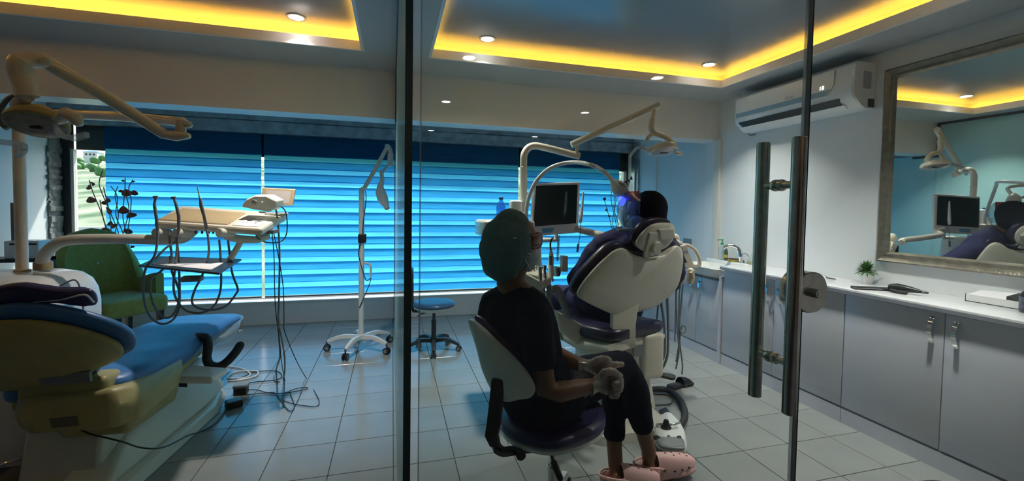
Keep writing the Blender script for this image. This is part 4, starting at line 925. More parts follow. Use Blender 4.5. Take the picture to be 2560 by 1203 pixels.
# --- seat
hv = Vector((-.30, .954, 0)).normalized(); rv = Vector((hv.y, -hv.x, 0)); B0 = Vector((1.54, 2.47, 0))
def sq(y, hw, zt, th, drop):
    out = []; n = 20
    for k in range(n):
        t = 2 * math.pi * k / n; cx_, sz = math.cos(t), math.sin(t)
        ex = math.copysign(abs(cx_) ** .45, cx_) * hw; ez = math.copysign(abs(sz) ** .6, sz)
        p = B0 + rv * ex + hv * y; out.append((p.x, p.y, zt - th / 2 + ez * th / 2 - drop * (abs(ex) / hw) ** 3))
    return out
obj('seat_cushion', MB().loft([sq(-.02, .20, .66, .06, 0), sq(.02, .27, .675, .10, 0), sq(.25, .285, .66, .11, .0), sq(.5, .28, .68, .11, .01), sq(.62, .27, .66, .10, .01), sq(.95, .25, .46, .08, 0), sq(1.15, .22, .36, .06, 0), sq(1.18, .15, .345, .03, 0)]), 'navy_vinyl', UR, smooth=60)
obj('seat_shell', MB().loft([sq(.0, .27, .585, .06, 0), sq(.3, .29, .56, .10, 0), sq(.6, .27, .565, .08, 0), sq(.95, .24, .385, .05, 0)]), 'cream2', UR, smooth=60)
obj('side_skirt', MB().prism(px([(1388, 775), (1468, 820), (1468, 868), (1440, 862), (1400, 830)], 2.62), (0, .04, 0)), 'cream2', UR, smooth=0, bevel=.012)
# --- housing and base
a, b = PY(1488, 930, 2.56), PY(1632, 930, 2.56)
bx_ = obj('lift_housing', MB().rbox((a.x, 2.50, .30), (b.x, 2.92, .585), .05), 'cream2', UR)
obj('housing_cover', MB().rbox((PY(1592, 900, 2.54).x, 2.47, .295), (PY(1648, 900, 2.54).x, 2.95, .60), .035), 'cream2', UR)
p = PY(1592, 875, 2.46); obj('rating_plate', MB().box((p.x - .02, 2.462, p.z - .045), (p.x + .055, 2.475, p.z + .03)), 'grey_pl', UR, smooth=0)
obj('lift_column', MB().loft([rr(1.62, 2.75, .14, .20, .06, .05), rr(1.60, 2.74, .12, .16, .32, .05)]), 'cream2', UR, smooth=40)
obj('base_plate', MB().loft([rr(1.44, 2.86, .30, .55, 0, .10), rr(1.44, 2.86, .295, .545, .05, .10), rr(1.44, 2.86, .26, .50, .075, .10)]), 'cream2', UR, smooth=40)
# --- arm rest
obj('arm_rest', MB().tube(spl(px([(1378, 725, 2.78), (1392, 722, 2.72), (1402, 740, 2.68), (1412, 765, 2.64), (1418, 785, 2.62)]), 5), [.024] * 10 + [.027] * 11, 14, round_cap=True), 'grey_pl', UR, label='dark grey bent arm rest')
# --- unit column, pole, bowl table
ax_ = PY(1310, 540, 3.0).x
ucol = obj('unit_body', MB().loft([rr(ax_ + .02, 3.12, .16, .16, .0, .05), rr(ax_ + .02, 3.12, .15, .15, .70, .05), rr(ax_ + .0, 3.12, .14, .13, 1.18, .05)]), 'cream2', UR, smooth=40)
obj('bowl_table', MB().rbox((PY(1203, 570, 3.0).x, 2.92, PY(1203, 592, 3.0).z), (PY(1330, 570, 3.0).x, 3.25, PY(1203, 551, 3.0).z), .02), 'cream', UR)
obj('light_pole', MB().tube(spl(px([(1309, 560, 3.06), (1309, 520, 3.06), (1309, 470, 3.06), (1309, 410, 3.06), (1311, 385, 3.06), (1322, 369, 3.06), (1340, 365, 3.06), (1370, 371, 3.04), (1410, 381, 3.02), (1450, 391, 2.99)]), 5), .026, 18), 'cream', UR)
obj('pole_joint', MB().cyl(PY(1309, 421, 3.06), PY(1309, 417, 3.06), .028, 20), 'cream2', UR)
ol = obj('light_arm', MB().tube(px([(1428, 362, 2.99), (1540, 312, 2.91), (1648, 262, 2.83)]), .0235, 16), 'cream', UR)
obj('arm_pin', MB().cyl(PY(1443, 358, 2.99), PY(1441, 388, 2.99), .011, 12).lathe([(.02, 0), (.014, .03)], PY(1441, 388, 2.99)), 'cream2', ol)
obj('drop_rod', MB().tube(px([(1638, 268, 2.83), (1636, 282, 2.83)]), .008, 10), 'gold', ol)
obj('neck', MB().tube(spl(px([(1636, 278, 2.83), (1632, 296, 2.83), (1628, 318, 2.83), (1634, 332, 2.83), (1650, 338, 2.83), (1668, 346, 2.83), (1684, 362, 2.82)]), 5), [.014] * 5 + [.021] * 10 + [.020] * 16, 14), 'cream', ol)
hc = PY(1658, 375, 2.81); hx = Vector((.05, -.22, -.97)).normalized()
lh = obj('lamp_head', MB().lathe([(.02, -.045), (.07, -.04), (.095, -.025), (.105, -.005), (.105, .010), (.098, .016)], hc, hx, 32), 'cream', ol)
obj('lens', MB().lathe([(.097, .015), (.06, .021), (.001, .023)], hc, hx, 32), 'lens', lh)
obj('bulb_shield', MB().limb([(hc + hx * .024 - V(.03, 0, 0), .004, .012), (hc + hx * .024 + V(.03, 0, 0), .004, .012)], hx), 'black', lh)
obj('yoke', MB().tube(spl(px([(1617, 352, 2.82), (1622, 342, 2.83), (1634, 334, 2.83)]), 5), .014, 12), 'cream', lh)
obj('grip', MB().limb([(PY(1690, 384, 2.81), .014, .014), (PY(1702, 384, 2.81), .013, .013)], (0, 0, 1)).limb([(PY(1622, 376, 2.81), .012, .012), (PY(1605, 370, 2.81), .011, .011)], (0, 0, 1)), 'cream', lh)
g = spl(px([(1608, 366, 2.79), (1590, 372, 2.77), (1580, 384, 2.75), (1575, 394, 2.75)]), 5)
obj('grip_film', MB().loft([[q + V(0, .012, .010), q + V(0, -.014, .012), q + V(0, -.014, -.008), q + V(0, .012, -.010)] for q in g]), 'film', lh, smooth=60)
# --- monitor with camera handpiece
m4 = px([(1337, 458, 2.97), (1451, 455, 3.11), (1446, 582, 3.11), (1328, 592, 2.97)])
mn = (m4[1] - m4[0]).cross(m4[3] - m4[0]).normalized(); mn = mn if mn.y < 0 else -mn
def mq(u, v, d=0): return m4[0].lerp(m4[1], u).lerp(m4[3].lerp(m4[2], u), v) + mn * d
mo_ = obj('monitor_case', MB().hexa([mq(0, 1, -.03), mq(1, 1, -.03), mq(1, 1, 0), mq(0, 1, 0), mq(0, 0, -.03), mq(1, 0, -.03), mq(1, 0, 0), mq(0, 0, 0)]), 'white_pl', UR, smooth=0, bevel=.008)
obj('monitor_screen', MB().hexa([mq(.03, .81, 0), mq(.935, .81, 0), mq(.935, .81, .002), mq(.03, .81, .002), mq(.03, .05, 0), mq(.935, .05, 0), mq(.935, .05, .002), mq(.03, .05, .002)]), 'screen', mo_, smooth=0)
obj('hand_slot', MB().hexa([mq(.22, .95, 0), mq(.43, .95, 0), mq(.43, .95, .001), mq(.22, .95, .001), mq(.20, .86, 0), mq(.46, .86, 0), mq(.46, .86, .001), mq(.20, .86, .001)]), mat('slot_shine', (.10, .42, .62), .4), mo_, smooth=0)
obj('monitor_arm', MB().tube(px([(1390, 560, 3.12), (1390, 600, 3.13), (1345, 600, 3.13)]), .02, 12), 'cream2', UR)
ch = obj('camera_handpiece', MB().tube(px([(1458, 481, 3.0), (1456, 510, 3.0), (1453, 540, 3.0), (1451, 554, 3.0)]), [.006, .010, .014, .012], 12, round_cap=True), 'white_pl', UR)
cb_ = [PY(1452, 556, 3.0), PY(1450, 590, 3.0), PY(1446, 610, 3.0)]
for k in range(36):
    t = k / 35; p = PY(1446 - 2 * t, 610 + 20 * t, 3.0); cb_.append(p + V(math.cos(k * 1.57) * .009, math.sin(k * 1.57) * .009, 0))
obj('coiled_cord', MB().tube(cb_, .0025, 6), 'hose', ch)
obj('swing_arm', MB().tube(spl(px([(1440, 572, 3.05), (1470, 580, 3.06), (1520, 590, 2.95), (1600, 600, 2.95), (1680, 605, 2.92), (1700, 612, 2.9)]), 5), .026, 14), 'cream', UR)
# --- whitening head on a bowed arm
bw = obj('bowed_arm', MB().tube(spl(px([(1316, 560, 2.97), (1316, 525, 2.96), (1324, 487, 2.93), (1345, 447, 2.88), (1380, 418, 2.82), (1430, 406, 2.74), (1475, 412, 2.52), (1508, 428, 2.6), (1534, 455, 2.55)]), 6), .014, 14), 'white_pl', UR)
bh = obj('whitening_head', MB().limb([(PY(1533, 454, 2.54), .020, .022), (PY(1540, 463, 2.53), .040, .045), (PY(1552, 476, 2.52), .048, .052), (PY(1562, 488, 2.51), .036, .034)], (0, 1, 0)), 'white_pl', bw)
obj('head_display', MB().prism([PY(x, y, 2.465) for x, y in ((1546, 454), (1560, 459), (1566, 468), (1552, 464))], (0, .01, 0)), 'grey_print', bh, smooth=0)
obj('blue_window', MB().limb([(PY(1557, 492, 2.51), .022, .028), (PY(1556, 506, 2.50), .016, .020), (PY(1554, 512, 2.50), .010, .012)], (0, 1, 0)), 'blue_led', bh, label='glowing blue light guide')
# --- assistant console with instruments
ac_ = [(1308, 700), (1312, 682), (1340, 690), (1356, 706), (1356, 722), (1335, 730), (1316, 722)]
con = obj('assistant_console', MB().prism(px(ac_, 2.62), (.10, .10, .01)), 'cream2', UR, smooth=0, bevel=.008)
con2 = obj('console_top', MB().hexa([PY(1308, 686, 2.60), PY(1352, 712, 2.60), PY(1384, 694, 2.80), PY(1340, 672, 2.80), PY(1308, 682, 2.60), PY(1352, 706, 2.60), PY(1384, 689, 2.80), PY(1340, 668, 2.80)]), 'cream2', UR, smooth=0, bevel=.004)
for k in range(5):
    x, y, Y = 1354 + 6.5 * k, 708 - 4.2 * k, 2.60 + .045 * k
    obj('holder_slot', MB().hexa([PY(x, y + 14, Y), PY(x + 5, y + 12, Y), PY(x + 5, y + 12, Y + .05), PY(x, y + 14, Y + .05), PY(x - 4, y - 4, Y), PY(x + 2, y - 6, Y), PY(x + 2, y - 6, Y + .05), PY(x - 4, y - 4, Y + .05)]), 'cream2', con2, smooth=0, bevel=.002)
for k, (x, y, Y) in enumerate(((1325, 668, 2.68), (1333, 665, 2.70), (1341, 664, 2.72), (1320, 674, 2.66))):
    p = PY(x, y + 14, Y); obj('bur_pot', MB().cyl(p, p + V(0, 0, .035), .011, 12), 'chrome' if k % 2 else 'white_pl', con2)
sn = obj('suction_handle', MB().tube(px([(1350, 712, 2.62), (1350, 690, 2.62), (1349, 675, 2.62), (1350, 666, 2.62)]), [.011, .013, .015, .023], 12), 'steel', con2)
obj('suction_handle', MB().tube(px([(1364, 704, 2.68), (1362, 690, 2.68), (1360, 676, 2.68), (1361, 663, 2.68)]), [.009, .011, .012, .017], 12), 'steel', con2)
cl_ = obj('curing_light', MB().tube(px([(1376, 694, 2.74), (1377, 668, 2.74), (1378, 645, 2.74), (1378, 634, 2.74), (1377, 626, 2.74)]), [.016, .019, .018, .014, .008], 14, round_cap=True), 'white_pl', con2, label='white curing light with dark tip')
obj('light_tip', MB().tube(spl(px([(1377, 627, 2.74), (1376, 612, 2.74), (1378, 600, 2.74), (1383, 595, 2.74)]), 5), .006, 10), 'black', cl_)
obj('eye_shield', MB().lathe([(.03, 0), (.03, .003)], PY(1377, 623, 2.74), (0, 0, 1), 16), 'amber', cl_)
obj('grip_keys', MB().prism([PY(x, y, 2.715) for x, y in ((1374, 640), (1380, 640), (1380, 663), (1374, 663))], (0, .01, 0)), 'grey_pl', cl_, smooth=0)
obj('cup_holder', MB().lathe([(.026, 0), (.034, .03), (.036, .065), (.034, .065), (.03, .03), (.001, .01)], PY(1391, 690, 2.95)), 'steel', con2)
for k, x in enumerate((1361, 1369, 1376)):
    obj('instrument_hose', MB().tube(spl(px([(x, 712, 2.68 + .02 * k), (x, 735, 2.68), (x + 2, 760, 2.68), (x + 14, 790, 2.68), (x + 30, 850, 2.72)]), 5), .008, 10), 'hose', con2)
obj('console_post', MB().tube(px([(1371, 715, 2.72), (1372, 770, 2.72), (1385, 790, 2.72)]), .015, 12), 'white_metal', con2)
cb_ = []
for k in range(60):
    t = k / 59; p = PY(1397 - 3 * t, 590 + 62 * t, 2.95); cb_.append(p + V(math.cos(k * 1.57) * .009, math.sin(k * 1.57) * .009, 0))
obj('coiled_cord', MB().tube(cb_, .0028, 6), 'hose', UR)
obj('console_link', MB().prism(px([(1406, 640), (1420, 640), (1420, 680), (1406, 680)], 2.9), (0, .05, 0)), 'cream', UR, smooth=0, bevel=.004)
# --- delivery table beyond the patient
dl = obj('delivery_table', MB().prism(px([(1697, 616), (1716, 612), (1736, 664), (1744, 664), (1744, 671), (1697, 670), (1696, 660)], 2.92), (.03, .14, .01)), 'cream', UR, smooth=0, bevel=.006)
obj('key_panel', MB().prism(px([(1699, 622), (1702, 622), (1718, 657), (1699, 657)], 2.915), (0, .01, 0)), 'black', dl, smooth=0)
obj('print_strip', MB().prism(px([(1708, 628), (1719, 627), (1721, 633), (1710, 633)], 2.915), (0, .008, 0)), 'grey_print', dl, smooth=0)
obj('loop_handle', MB().tube(spl(px([(1702, 613, 2.95), (1722, 615, 2.95), (1738, 628, 2.95), (1747, 648, 2.95), (1748, 662, 2.95), (1740, 669, 2.95)]), 6), .016, 14), 'cream', dl)
obj('top_knob', MB().ell(PY(1686, 598, 2.98), (.04, .04, .045)), 'cream', dl)
for k, x in enumerate((1706, 1727)):
    ho = obj('instrument_holder', MB().limb([(PY(x - 1, 676, 2.88), .03, .024), (PY(x, 695, 2.88), .032, .030), (PY(x, 707, 2.88), .022, .02)], (0, 1, 0)), 'cream', dl)
    obj('holder_cup', MB().tube(px([(x + 2, 697, 2.845), (x, 684, 2.84), (x + 8, 676, 2.86)]), [.016, .016, .008], 12), 'tan', ho)
for k, L in enumerate(([(1692, 712, 2.9), (1690, 760, 2.9), (1694, 830, 2.9), (1697, 880, 2.9), (1690, 922, 2.95)], [(1700, 712, 2.9), (1698, 760, 2.9), (1699, 850, 2.9), (1706, 910, 2.9), (1705, 935, 2.95)], [(1707, 712, 2.9), (1703, 760, 2.9), (1699, 812, 2.9), (1704, 833, 2.88), (1714, 828, 2.88), (1712, 816, 2.9), (1703, 820, 2.9), (1698, 860, 2.92), (1690, 905, 2.95)],
                        [(1652, 752, 2.62), (1659, 800, 2.66), (1662, 850, 2.7), (1660, 890, 2.75), (1648, 918, 2.82), (1640, 925, 2.9)], [(1668, 745, 2.62), (1670, 800, 2.66), (1670, 860, 2.7), (1667, 895, 2.75), (1655, 922, 2.82), (1645, 928, 2.9)], [(1646, 758, 2.62), (1643, 790, 2.66), (1640, 830, 2.7)])):
    obj('instrument_hose', MB().tube(spl(px(L), 6), .006 if k != 3 and k != 4 else .009, 8), 'hose', dl)
# things standing on the bowl table
c = PY(1252, 547, 3.05)
zt3 = PY(1203, 551, 3.0).z
wb = thing('water_bottle', (c.x, 3.05, zt3), 'blue clear water bottle standing on the bowl table', 'bottle')
obj('bottle', MB().lathe([(.030, 0), (.034, .005), (.034, .05), (.031, .06), (.034, .07), (.034, .10), (.024, .125), (.013, .14), (.012, .15)], (c.x, 3.05, zt3)), 'blue_bottle', wb)
obj('cap', MB().lathe([(.015, .148), (.016, .15), (.016, .165), (.014, .167)], (c.x, 3.05, zt3)), mat('blue_cap2', (.03, .13, .35), .4), wb)
c = PY(1287, 545, 3.02)
cf = thing('cup_filler', (c.x, 3.02, zt3), 'pale cup filler tower with a cup on the bowl table', 'dispenser')
obj('tower', MB().rbox((c.x - .035, 2.99, zt3), (c.x + .05, 3.06, PY(1290, 501, 3.02).z), .015), 'white_pl', cf)
obj('cup', MB().lathe([(.022, 0), (.030, .06), (.028, .06), (.021, .004)], (c.x + .02, 2.955, zt3)), 'film', cf)
# pedal of the chair
c = PZ(1672, 1092, 0)
fp = thing('chair_foot_pedal', c, 'white and grey triangular foot pedal with a black lever near the pink clogs', 'foot pedal')
outl = [PZ(x, y, .02) for x, y in ((1636, 1075), (1650, 1050), (1668, 1040), (1690, 1058), (1706, 1078), (1716, 1105), (1714, 1132), (1690, 1130), (1650, 1122), (1634, 1100))]
obj('body', MB().pillow(outl, (0, 0, 1), .045, .018, .012, 0, .02, 48), 'white_pl', fp, smooth=50)
obj('tread', MB().pillow([PZ(x, y, .066) for x, y in ((1640, 1096), (1668, 1096), (1704, 1096), (1712, 1116), (1708, 1124), (1672, 1122), (1648, 1115))], (0, 0, 1), .010, .012, .004, 0, .012, 40), 'grey_pl', fp, smooth=50)
k_ = PZ(1665, 1072, .07); obj('rocker_knob', MB().lathe([(.030, 0), (.032, .012), (.022, .022), (.015, .05), (.012, .055)], k_, seg=20), 'black', fp)
obj('tread_button', MB().pillow([PZ(x, y, .075) for x, y in ((1632, 1093), (1640, 1090), (1650, 1094), (1648, 1098), (1636, 1098))], (0, 0, 1), .006, .006, 0, 0, .006, 24), 'black', fp)
obj('tread_button', MB().pillow([PZ(x, y, .075) for x, y in ((1692, 1092), (1702, 1091), (1703, 1097), (1695, 1098))], (0, 0, 1), .006, .006, 0, 0, .006, 24), 'black', fp)
obj('chrome_screw', MB().ell(PZ(1672, 1092, .075), (.012, .012, .008)), 'chrome', fp)
obj('kick_lever', MB().prism([PZ(x, y, .02) for x, y in ((1646, 1042), (1664, 1034), (1686, 1062), (1688, 1078), (1668, 1072))], (0, 0, .05)), 'black', fp, smooth=0, bevel=.008)
obj('hoop', MB().tube(spl([PZ(1636, 1080, .03), PZ(1640, 1065, .07), PZ(1650, 1061, .09), PZ(1680, 1062, .10), PZ(1698, 1058, .10)], 5), .007, 8), 'steel', fp)
obj('thick_hose', MB().tube(spl([PZ(1575, 1000, .06), PZ(1600, 982, .04), PZ(1640, 973, .03), PZ(1675, 978, .025), PZ(1702, 1002, .025), PZ(1713, 1035, .025), PZ(1706, 1058, .03), PZ(1688, 1073, .04)], 6), .021, 14), 'rubber', fp)
obj('thin_cord', MB().tube(spl([PZ(1590, 985, .01), PZ(1640, 986, .006), PZ(1668, 988, .006), PZ(1681, 998, .006), PZ(1676, 1010, .006), PZ(1650, 1013, .006), PZ(1600, 1013, .01)], 6), .004, 8), 'black', fp)
# ================================================================ free-standing things in the middle and back
def star_base(parent, c, R, n, ang, mleg, mcap, zh=.10, rad=.016, caster=.026, hub=.035):
    c = Vector(c)
    obj('base_hub', MB().lathe([(hub * .7, zh - .035), (hub, zh - .02), (hub, zh + .02), (hub * .6, zh + .04)], (c.x, c.y, 0)), mleg, parent)
    for k in range(n):
        a = ang + 2 * math.pi * k / n; d = Vector((math.cos(a), math.sin(a), 0)); s_ = Vector((-d.y, d.x, 0))
        P = spl([c + d * hub * .5 + V(0, 0, zh), c + d * R * .5 + V(0, 0, zh + .012), c + d * R * .85 + V(0, 0, zh - .012), c + d * R + V(0, 0, zh - .03)], 4)
        lg = MB(); n_ = len(P)
        lg.loft([[p + s_ * w_ + V(0, 0, -h_), p - s_ * w_ + V(0, 0, -h_), p - s_ * w_ * .7 + V(0, 0, h_), p + s_ * w_ * .7 + V(0, 0, h_)] for p, w_, h_ in ((p, .026 - .010 * i / n_, .018 - .006 * i / n_) for i, p in enumerate(P))])
        leg = obj('base_leg', lg, mleg, parent, smooth=30)
        obj('leg_cap', MB().limb([(P[-5], .012, .017), (P[-1], .012, .014)], (0, 0, 1), 10), mcap, leg)
        w = c + d * (R + .004); w.z = 0
        cs = obj('caster', MB().cyl(w + s_ * .008 + V(0, 0, caster), w + s_ * .024 + V(0, 0, caster), caster, 16).cyl(w - s_ * .024 + V(0, 0, caster), w - s_ * .008 + V(0, 0, caster), caster, 16).cyl(w + V(0, 0, caster), w + V(0, 0, zh - .03), .007, 8), 'black', parent)
        for g_ in (-1, 1): obj('caster_rim', MB().cyl(w + s_ * .0235 * g_ + V(0, 0, caster), w + s_ * .0258 * g_ + V(0, 0, caster), caster * .6, 14), 'grey_pl', cs)
# whitening lamp on a wheeled stand
sx, sy = -.288, 4.46
ws = thing('whitening_lamp_stand', (sx, sy, 0), 'tall white whitening lamp on a five-wheel stand, before the blinds', 'lamp stand')
star_base(ws, (sx, sy, 0), .312, 5, math.radians(-112), 'white_metal', 'grey_pl', .125, caster=.032)
ztop = PY(905, 470, sy).z
obj('column', MB().cyl((sx, sy, .09), (sx, sy, ztop), .026, 20), 'white_metal', ws)
obj('cable_clamp', MB().rbox((sx - .03, sy - .045, PY(905, 607, sy).z), (sx + .045, sy + .03, PY(905, 585, sy).z), .01), 'black', ws)
obj('side_handle', MB().tube(spl(px([(908, 658, sy), (918, 659, sy), (926, 664, sy), (927, 678, sy), (927, 692, sy)]), 5), .011, 12), 'white_metal', ws)
obj('boom', MB().tube(px([(908, 476, sy), (940, 420, sy), (968, 368, sy)]), .020, 14), 'white_metal', ws)
for jx, jy in ((906, 472), (970, 370)): obj('boom_joint', MB().cyl(PY(jx, jy, sy - .03), PY(jx, jy, sy + .03), .018, 14), 'white_metal', ws)
obj('boom_end', MB().tube(spl(px([(964, 368, sy), (970, 366, sy), (976, 378, sy), (976, 395, sy), (975, 416, sy)]), 5), [.022] * 12 + [.028] * 9, 16), 'white_metal', ws)
obj('link', MB().tube(px([(969, 415, sy), (960, 425, sy), (955, 436, sy)]), .012, 10), 'white_metal', ws)
lampL = [(953, 428, .018), (956, 448, .02), (951, 466, .03), (951, 480, .048), (956, 495, .052), (962, 508, .040), (967, 518, .026)]
hd_ = obj('lamp_shell', MB().limb([(PY(x, y, sy - .02), .5 * r_ + .012, r_) for x, y, r_ in lampL], (0, 1, 0)), 'white_pl', ws)
obj('lamp_mouth', MB().limb([(PY(965, 514, sy - .02), .022, .028), (PY(968, 521, sy - .02), .018, .024)], (0, 1, 0)), mat('orange_shield', (.8, .25, .08), .4), hd_)
obj('cable', MB().tube(spl(px([(914, 478, sy - .03), (915, 500, sy - .035), (908, 560, sy - .035), (906, 590, sy - .04), (897, 625, sy - .03), (899, 650, sy - .03), (915, 700, sy - .02), (927, 695, sy), (922, 715, sy - .02), (905, 755, sy - .03), (898, 770, sy - .03)]), 5), .004, 8), 'black', ws)

# stool in front of the blinds
def stool(o, c, zs, seatR, mseat, mshell, mbase, ang, back=None, R=.26):
    c = Vector(c)
    star_base(o, c, R, 5, ang, mbase, mbase, .095)
    obj('gas_lift', MB().cyl((c.x, c.y, .08), (c.x, c.y, .30), .024, 18).cyl((c.x, c.y, .30), (c.x, c.y, zs - .09), .015, 16), mbase, o)
    obj('seat_pan', MB().lathe([(.10, -.085), (seatR * .8, -.075), (seatR * .97, -.045), (seatR * .97, -.038)], (c.x, c.y, zs), seg=36), mshell, o)
    obj('seat_cushion', MB().lathe([(seatR * .96, -.042), (seatR, -.030), (seatR, -.012), (seatR * .93, 0), (seatR * .7, .008), (.001, .004)], (c.x, c.y, zs), seg=36), mseat, o, smooth=60)
    obj('lift_lever', MB().tube(spl([c + V(-.02, -.02, zs - .09), c + V(-.12, -.06, zs - .10), c + V(-.16, -.08, zs - .115)], 4), .006, 8, round_cap=True), 'black', o)
c = V(.40, 4.30, 0)
s1 = thing('wheeled_stool', c, 'blue round wheeled stool standing alone before the blinds', 'stool', 'wheeled clinic stools')
stool(s1, c, .475, .205, 'stool_blue', 'white_pl', 'alu', math.radians(-95), R=.25)
bkp = [PY(1025, 665, 4.36), PY(1033, 680, 4.36), PY(1030, 705, 4.36), PY(1020, 715, 4.36)]
obj('back_pad', MB().pillow([V(.165, 4.20, .80), V(.165, 4.32, .83), V(.18, 4.44, .80), V(.18, 4.44, .66), V(.165, 4.32, .62), V(.165, 4.20, .66)], (-.95, .2, 0.1), .02, .025, .01, .01, .02), 'navy_vinyl', s1, smooth=60)
obj('back_bar', MB().tube(spl([c + V(-.05, 0, .385), c + V(-.17, .02, .385), c + V(-.205, .02, .42), c + V(-.21, .02, .70)], 5), .014, 10), 'black', s1)
# dark stool whose rim shows at the bottom edge
c = PZ(2263, 1196, .50); c.z = 0; c.y -= .20; c.x += .03
s2 = thing('wheeled_stool', c, 'navy round wheeled stool in the reception side, close to the cabinets', 'stool', 'wheeled clinic stools')
stool(s2, c, .50, .19, 'purple_vinyl', 'white_pl', 'alu', .3)

# green armchair
A0 = thing('armchair', (-2.55, 5.08, 0), 'olive green wing armchair with studs, before the window', 'armchair')
ang = math.radians(-34); T = Matrix.Translation((-2.58, 5.04, 0)) @ Matrix.Rotation(ang, 4, 'Z')
# local frame: sitter looks along +x; width along y
obj('seat', MB(T).rbox((-.26, -.275, .34), (.34, .275, .50), .045), 'green_fab', A0, smooth=60)
def wing(path, base, th):                   # curved upholstered shell: path of (x, y, top)
    m = MB(T); P = path; R = []
    for i, (x, y, zt2) in enumerate(P):
        a = Vector(P[max(0, i - 1)][:2]); b = Vector(P[min(len(P) - 1, i + 1)][:2]); t_ = (b - a).normalized(); n_ = Vector((-t_.y, t_.x))
        o = Vector((x, y)) + n_ * th; q = Vector((x, y)) - n_ * th
        R.append([(q.x, q.y, base), (o.x, o.y, base), (o.x, o.y, zt2 - th * .5), ((o.x * .75 + q.x * .25), (o.y * .75 + q.y * .25), zt2), ((o.x * .25 + q.x * .75), (o.y * .25 + q.y * .75), zt2), (q.x, q.y, zt2 - th * .5)])
    return m.loft(R)
pth = []
for i in range(25):
    u = i / 24; t_ = math.pi * (u - .5) * 1.0
    x = -.34 + .0 * u; y = 0
    if u < .28: k = u / .28; x = .14 - .36 * k; y = -.31
    elif u > .72: k = (1 - u) / .28; x = .14 - .36 * k; y = .31
    else:
        v = (u - .28) / .44; a_ = -math.pi / 2 - math.pi * v; x = -.22 + .14 * math.cos(a_) - .0; y = -.31 + .62 * v; x = -.22 - .12 * math.sin(math.pi * v) ** .6
    back = max(0, 1 - abs(u - .5) / .27)
    zt2 = .66 + .035 * math.cos(3.6 * math.pi * (u if u < .5 else 1 - u)) + .46 * min(1, back * 2.2) ** .8
    pth.append((x, y, zt2))
obj('back_and_arms', wing(pth, .33, .038), 'green_fab', A0, smooth=50)
for x, y in ((-.22, -.24), (-.22, .24), (.28, -.22), (.28, .22)):
    obj('leg', MB(T).loft([[(x - .024, y - .024, .35), (x + .024, y - .024, .35), (x + .024, y + .024, .35), (x - .024, y + .024, .35)], [(x - .016, y - .016, 0), (x + .016, y - .016, 0), (x + .016, y + .016, 0), (x - .016, y + .016, 0)]]), 'dark_wood', A0, smooth=0)
for x, y, z in ((-.298, .10, 1.0), (-.298, -.08, 1.0), (-.298, .02, .80)):
    obj('stud', MB(T).ell((x + .0, y, z), (.012, .012, .012), 10, 6), 'chrome', A0)

# dry branches
def branches(label, root, pxs, Y, leaves, seed):
    o = thing('dry_branches', root, label, 'branches'); rnd = random.Random(seed); root = Vector(root)
    obj('vase', MB().lathe([(.07, 0), (.09, .02), (.10, .18), (.06, .36), (.045, .42), (.055, .45), (.05, .45), (.04, .40)], root), 'dark_wood', o)
    for L in pxs:
        P = [root + V(rnd.uniform(-.02, .02), rnd.uniform(-.02, .02), .40)] + [PY(x, y, Y + rnd.uniform(-.05, .05)) for x, y in L]
        obj('twig', MB().tube(spl(P, 5), .0045, 6), 'twig', o)
    for x, y, w_, h_, a in leaves:
        c = PY(x, y, Y - .01); s_ = .0047
        R = Matrix.Rotation(a, 3, 'Y')
        m = MB(); n = 8; ring = []
        pts = []
        for k in range(12):
            t_ = 2 * math.pi * k / 12
            p = R @ Vector((math.cos(t_) * w_ * s_ * (1 - .35 * math.sin(t_)), 0, math.sin(t_) * h_ * s_)); p.y = .012 * math.cos(2 * t_)
            pts.append(c + p)
        m.prism(pts, (0, .004, 0))
        obj('leaf', m, 'twig_leaf', o, smooth=40)
branches('tall dry branches with dark red leaves beside the green armchair', (-2.86, 5.48, 0),
         [[(285, 690), (262, 560), (232, 480), (223, 450)], [(290, 690), (300, 600), (262, 500), (248, 460), (257, 425)], [(290, 690), (280, 610), (275, 540), (265, 495), (259, 468)],
          [(292, 690), (310, 600), (290, 540), (294, 500), (288, 480), (277, 466)], [(295, 690), (286, 600), (296, 540), (288, 495), (290, 478), (295, 466)], [(300, 690), (316, 600), (307, 540), (312, 480), (313, 445)],
          [(300, 690), (322, 560), (328, 500), (322, 470), (332, 450)], [(300, 690), (305, 600), (322, 530), (316, 490)], [(304, 690), (326, 650), (322, 610)], [(288, 690), (275, 600), (258, 545), (250, 500)]],
         5.50, [(227, 500, 9, 7, 0), (222, 468, 4, 6, .4), (231, 460, 3, 5, -.5), (268, 501, 5, 6, 0), (260, 507, 5, 4, .6), (271, 527, 4, 9, -.4), (308, 525, 9, 9, .2), (327, 538, 10, 6, -.2), (316, 482, 10, 8, 0), (335, 482, 7, 6, .3), (303, 478, 6, 3, .2), (264, 575, 9, 6, .3), (284, 565, 7, 5, -.7), (320, 578, 8, 6, .3), (275, 558, 4, 6, .5), (292, 633, 6, 9, .2), (308, 632, 7, 8, -.2), (330, 645, 9, 6, .2), (333, 660, 6, 4, 0), (330, 617, 4, 3, 0), (308, 452, 4, 2, .3), (333, 454, 3, 2, -.3)], 5)
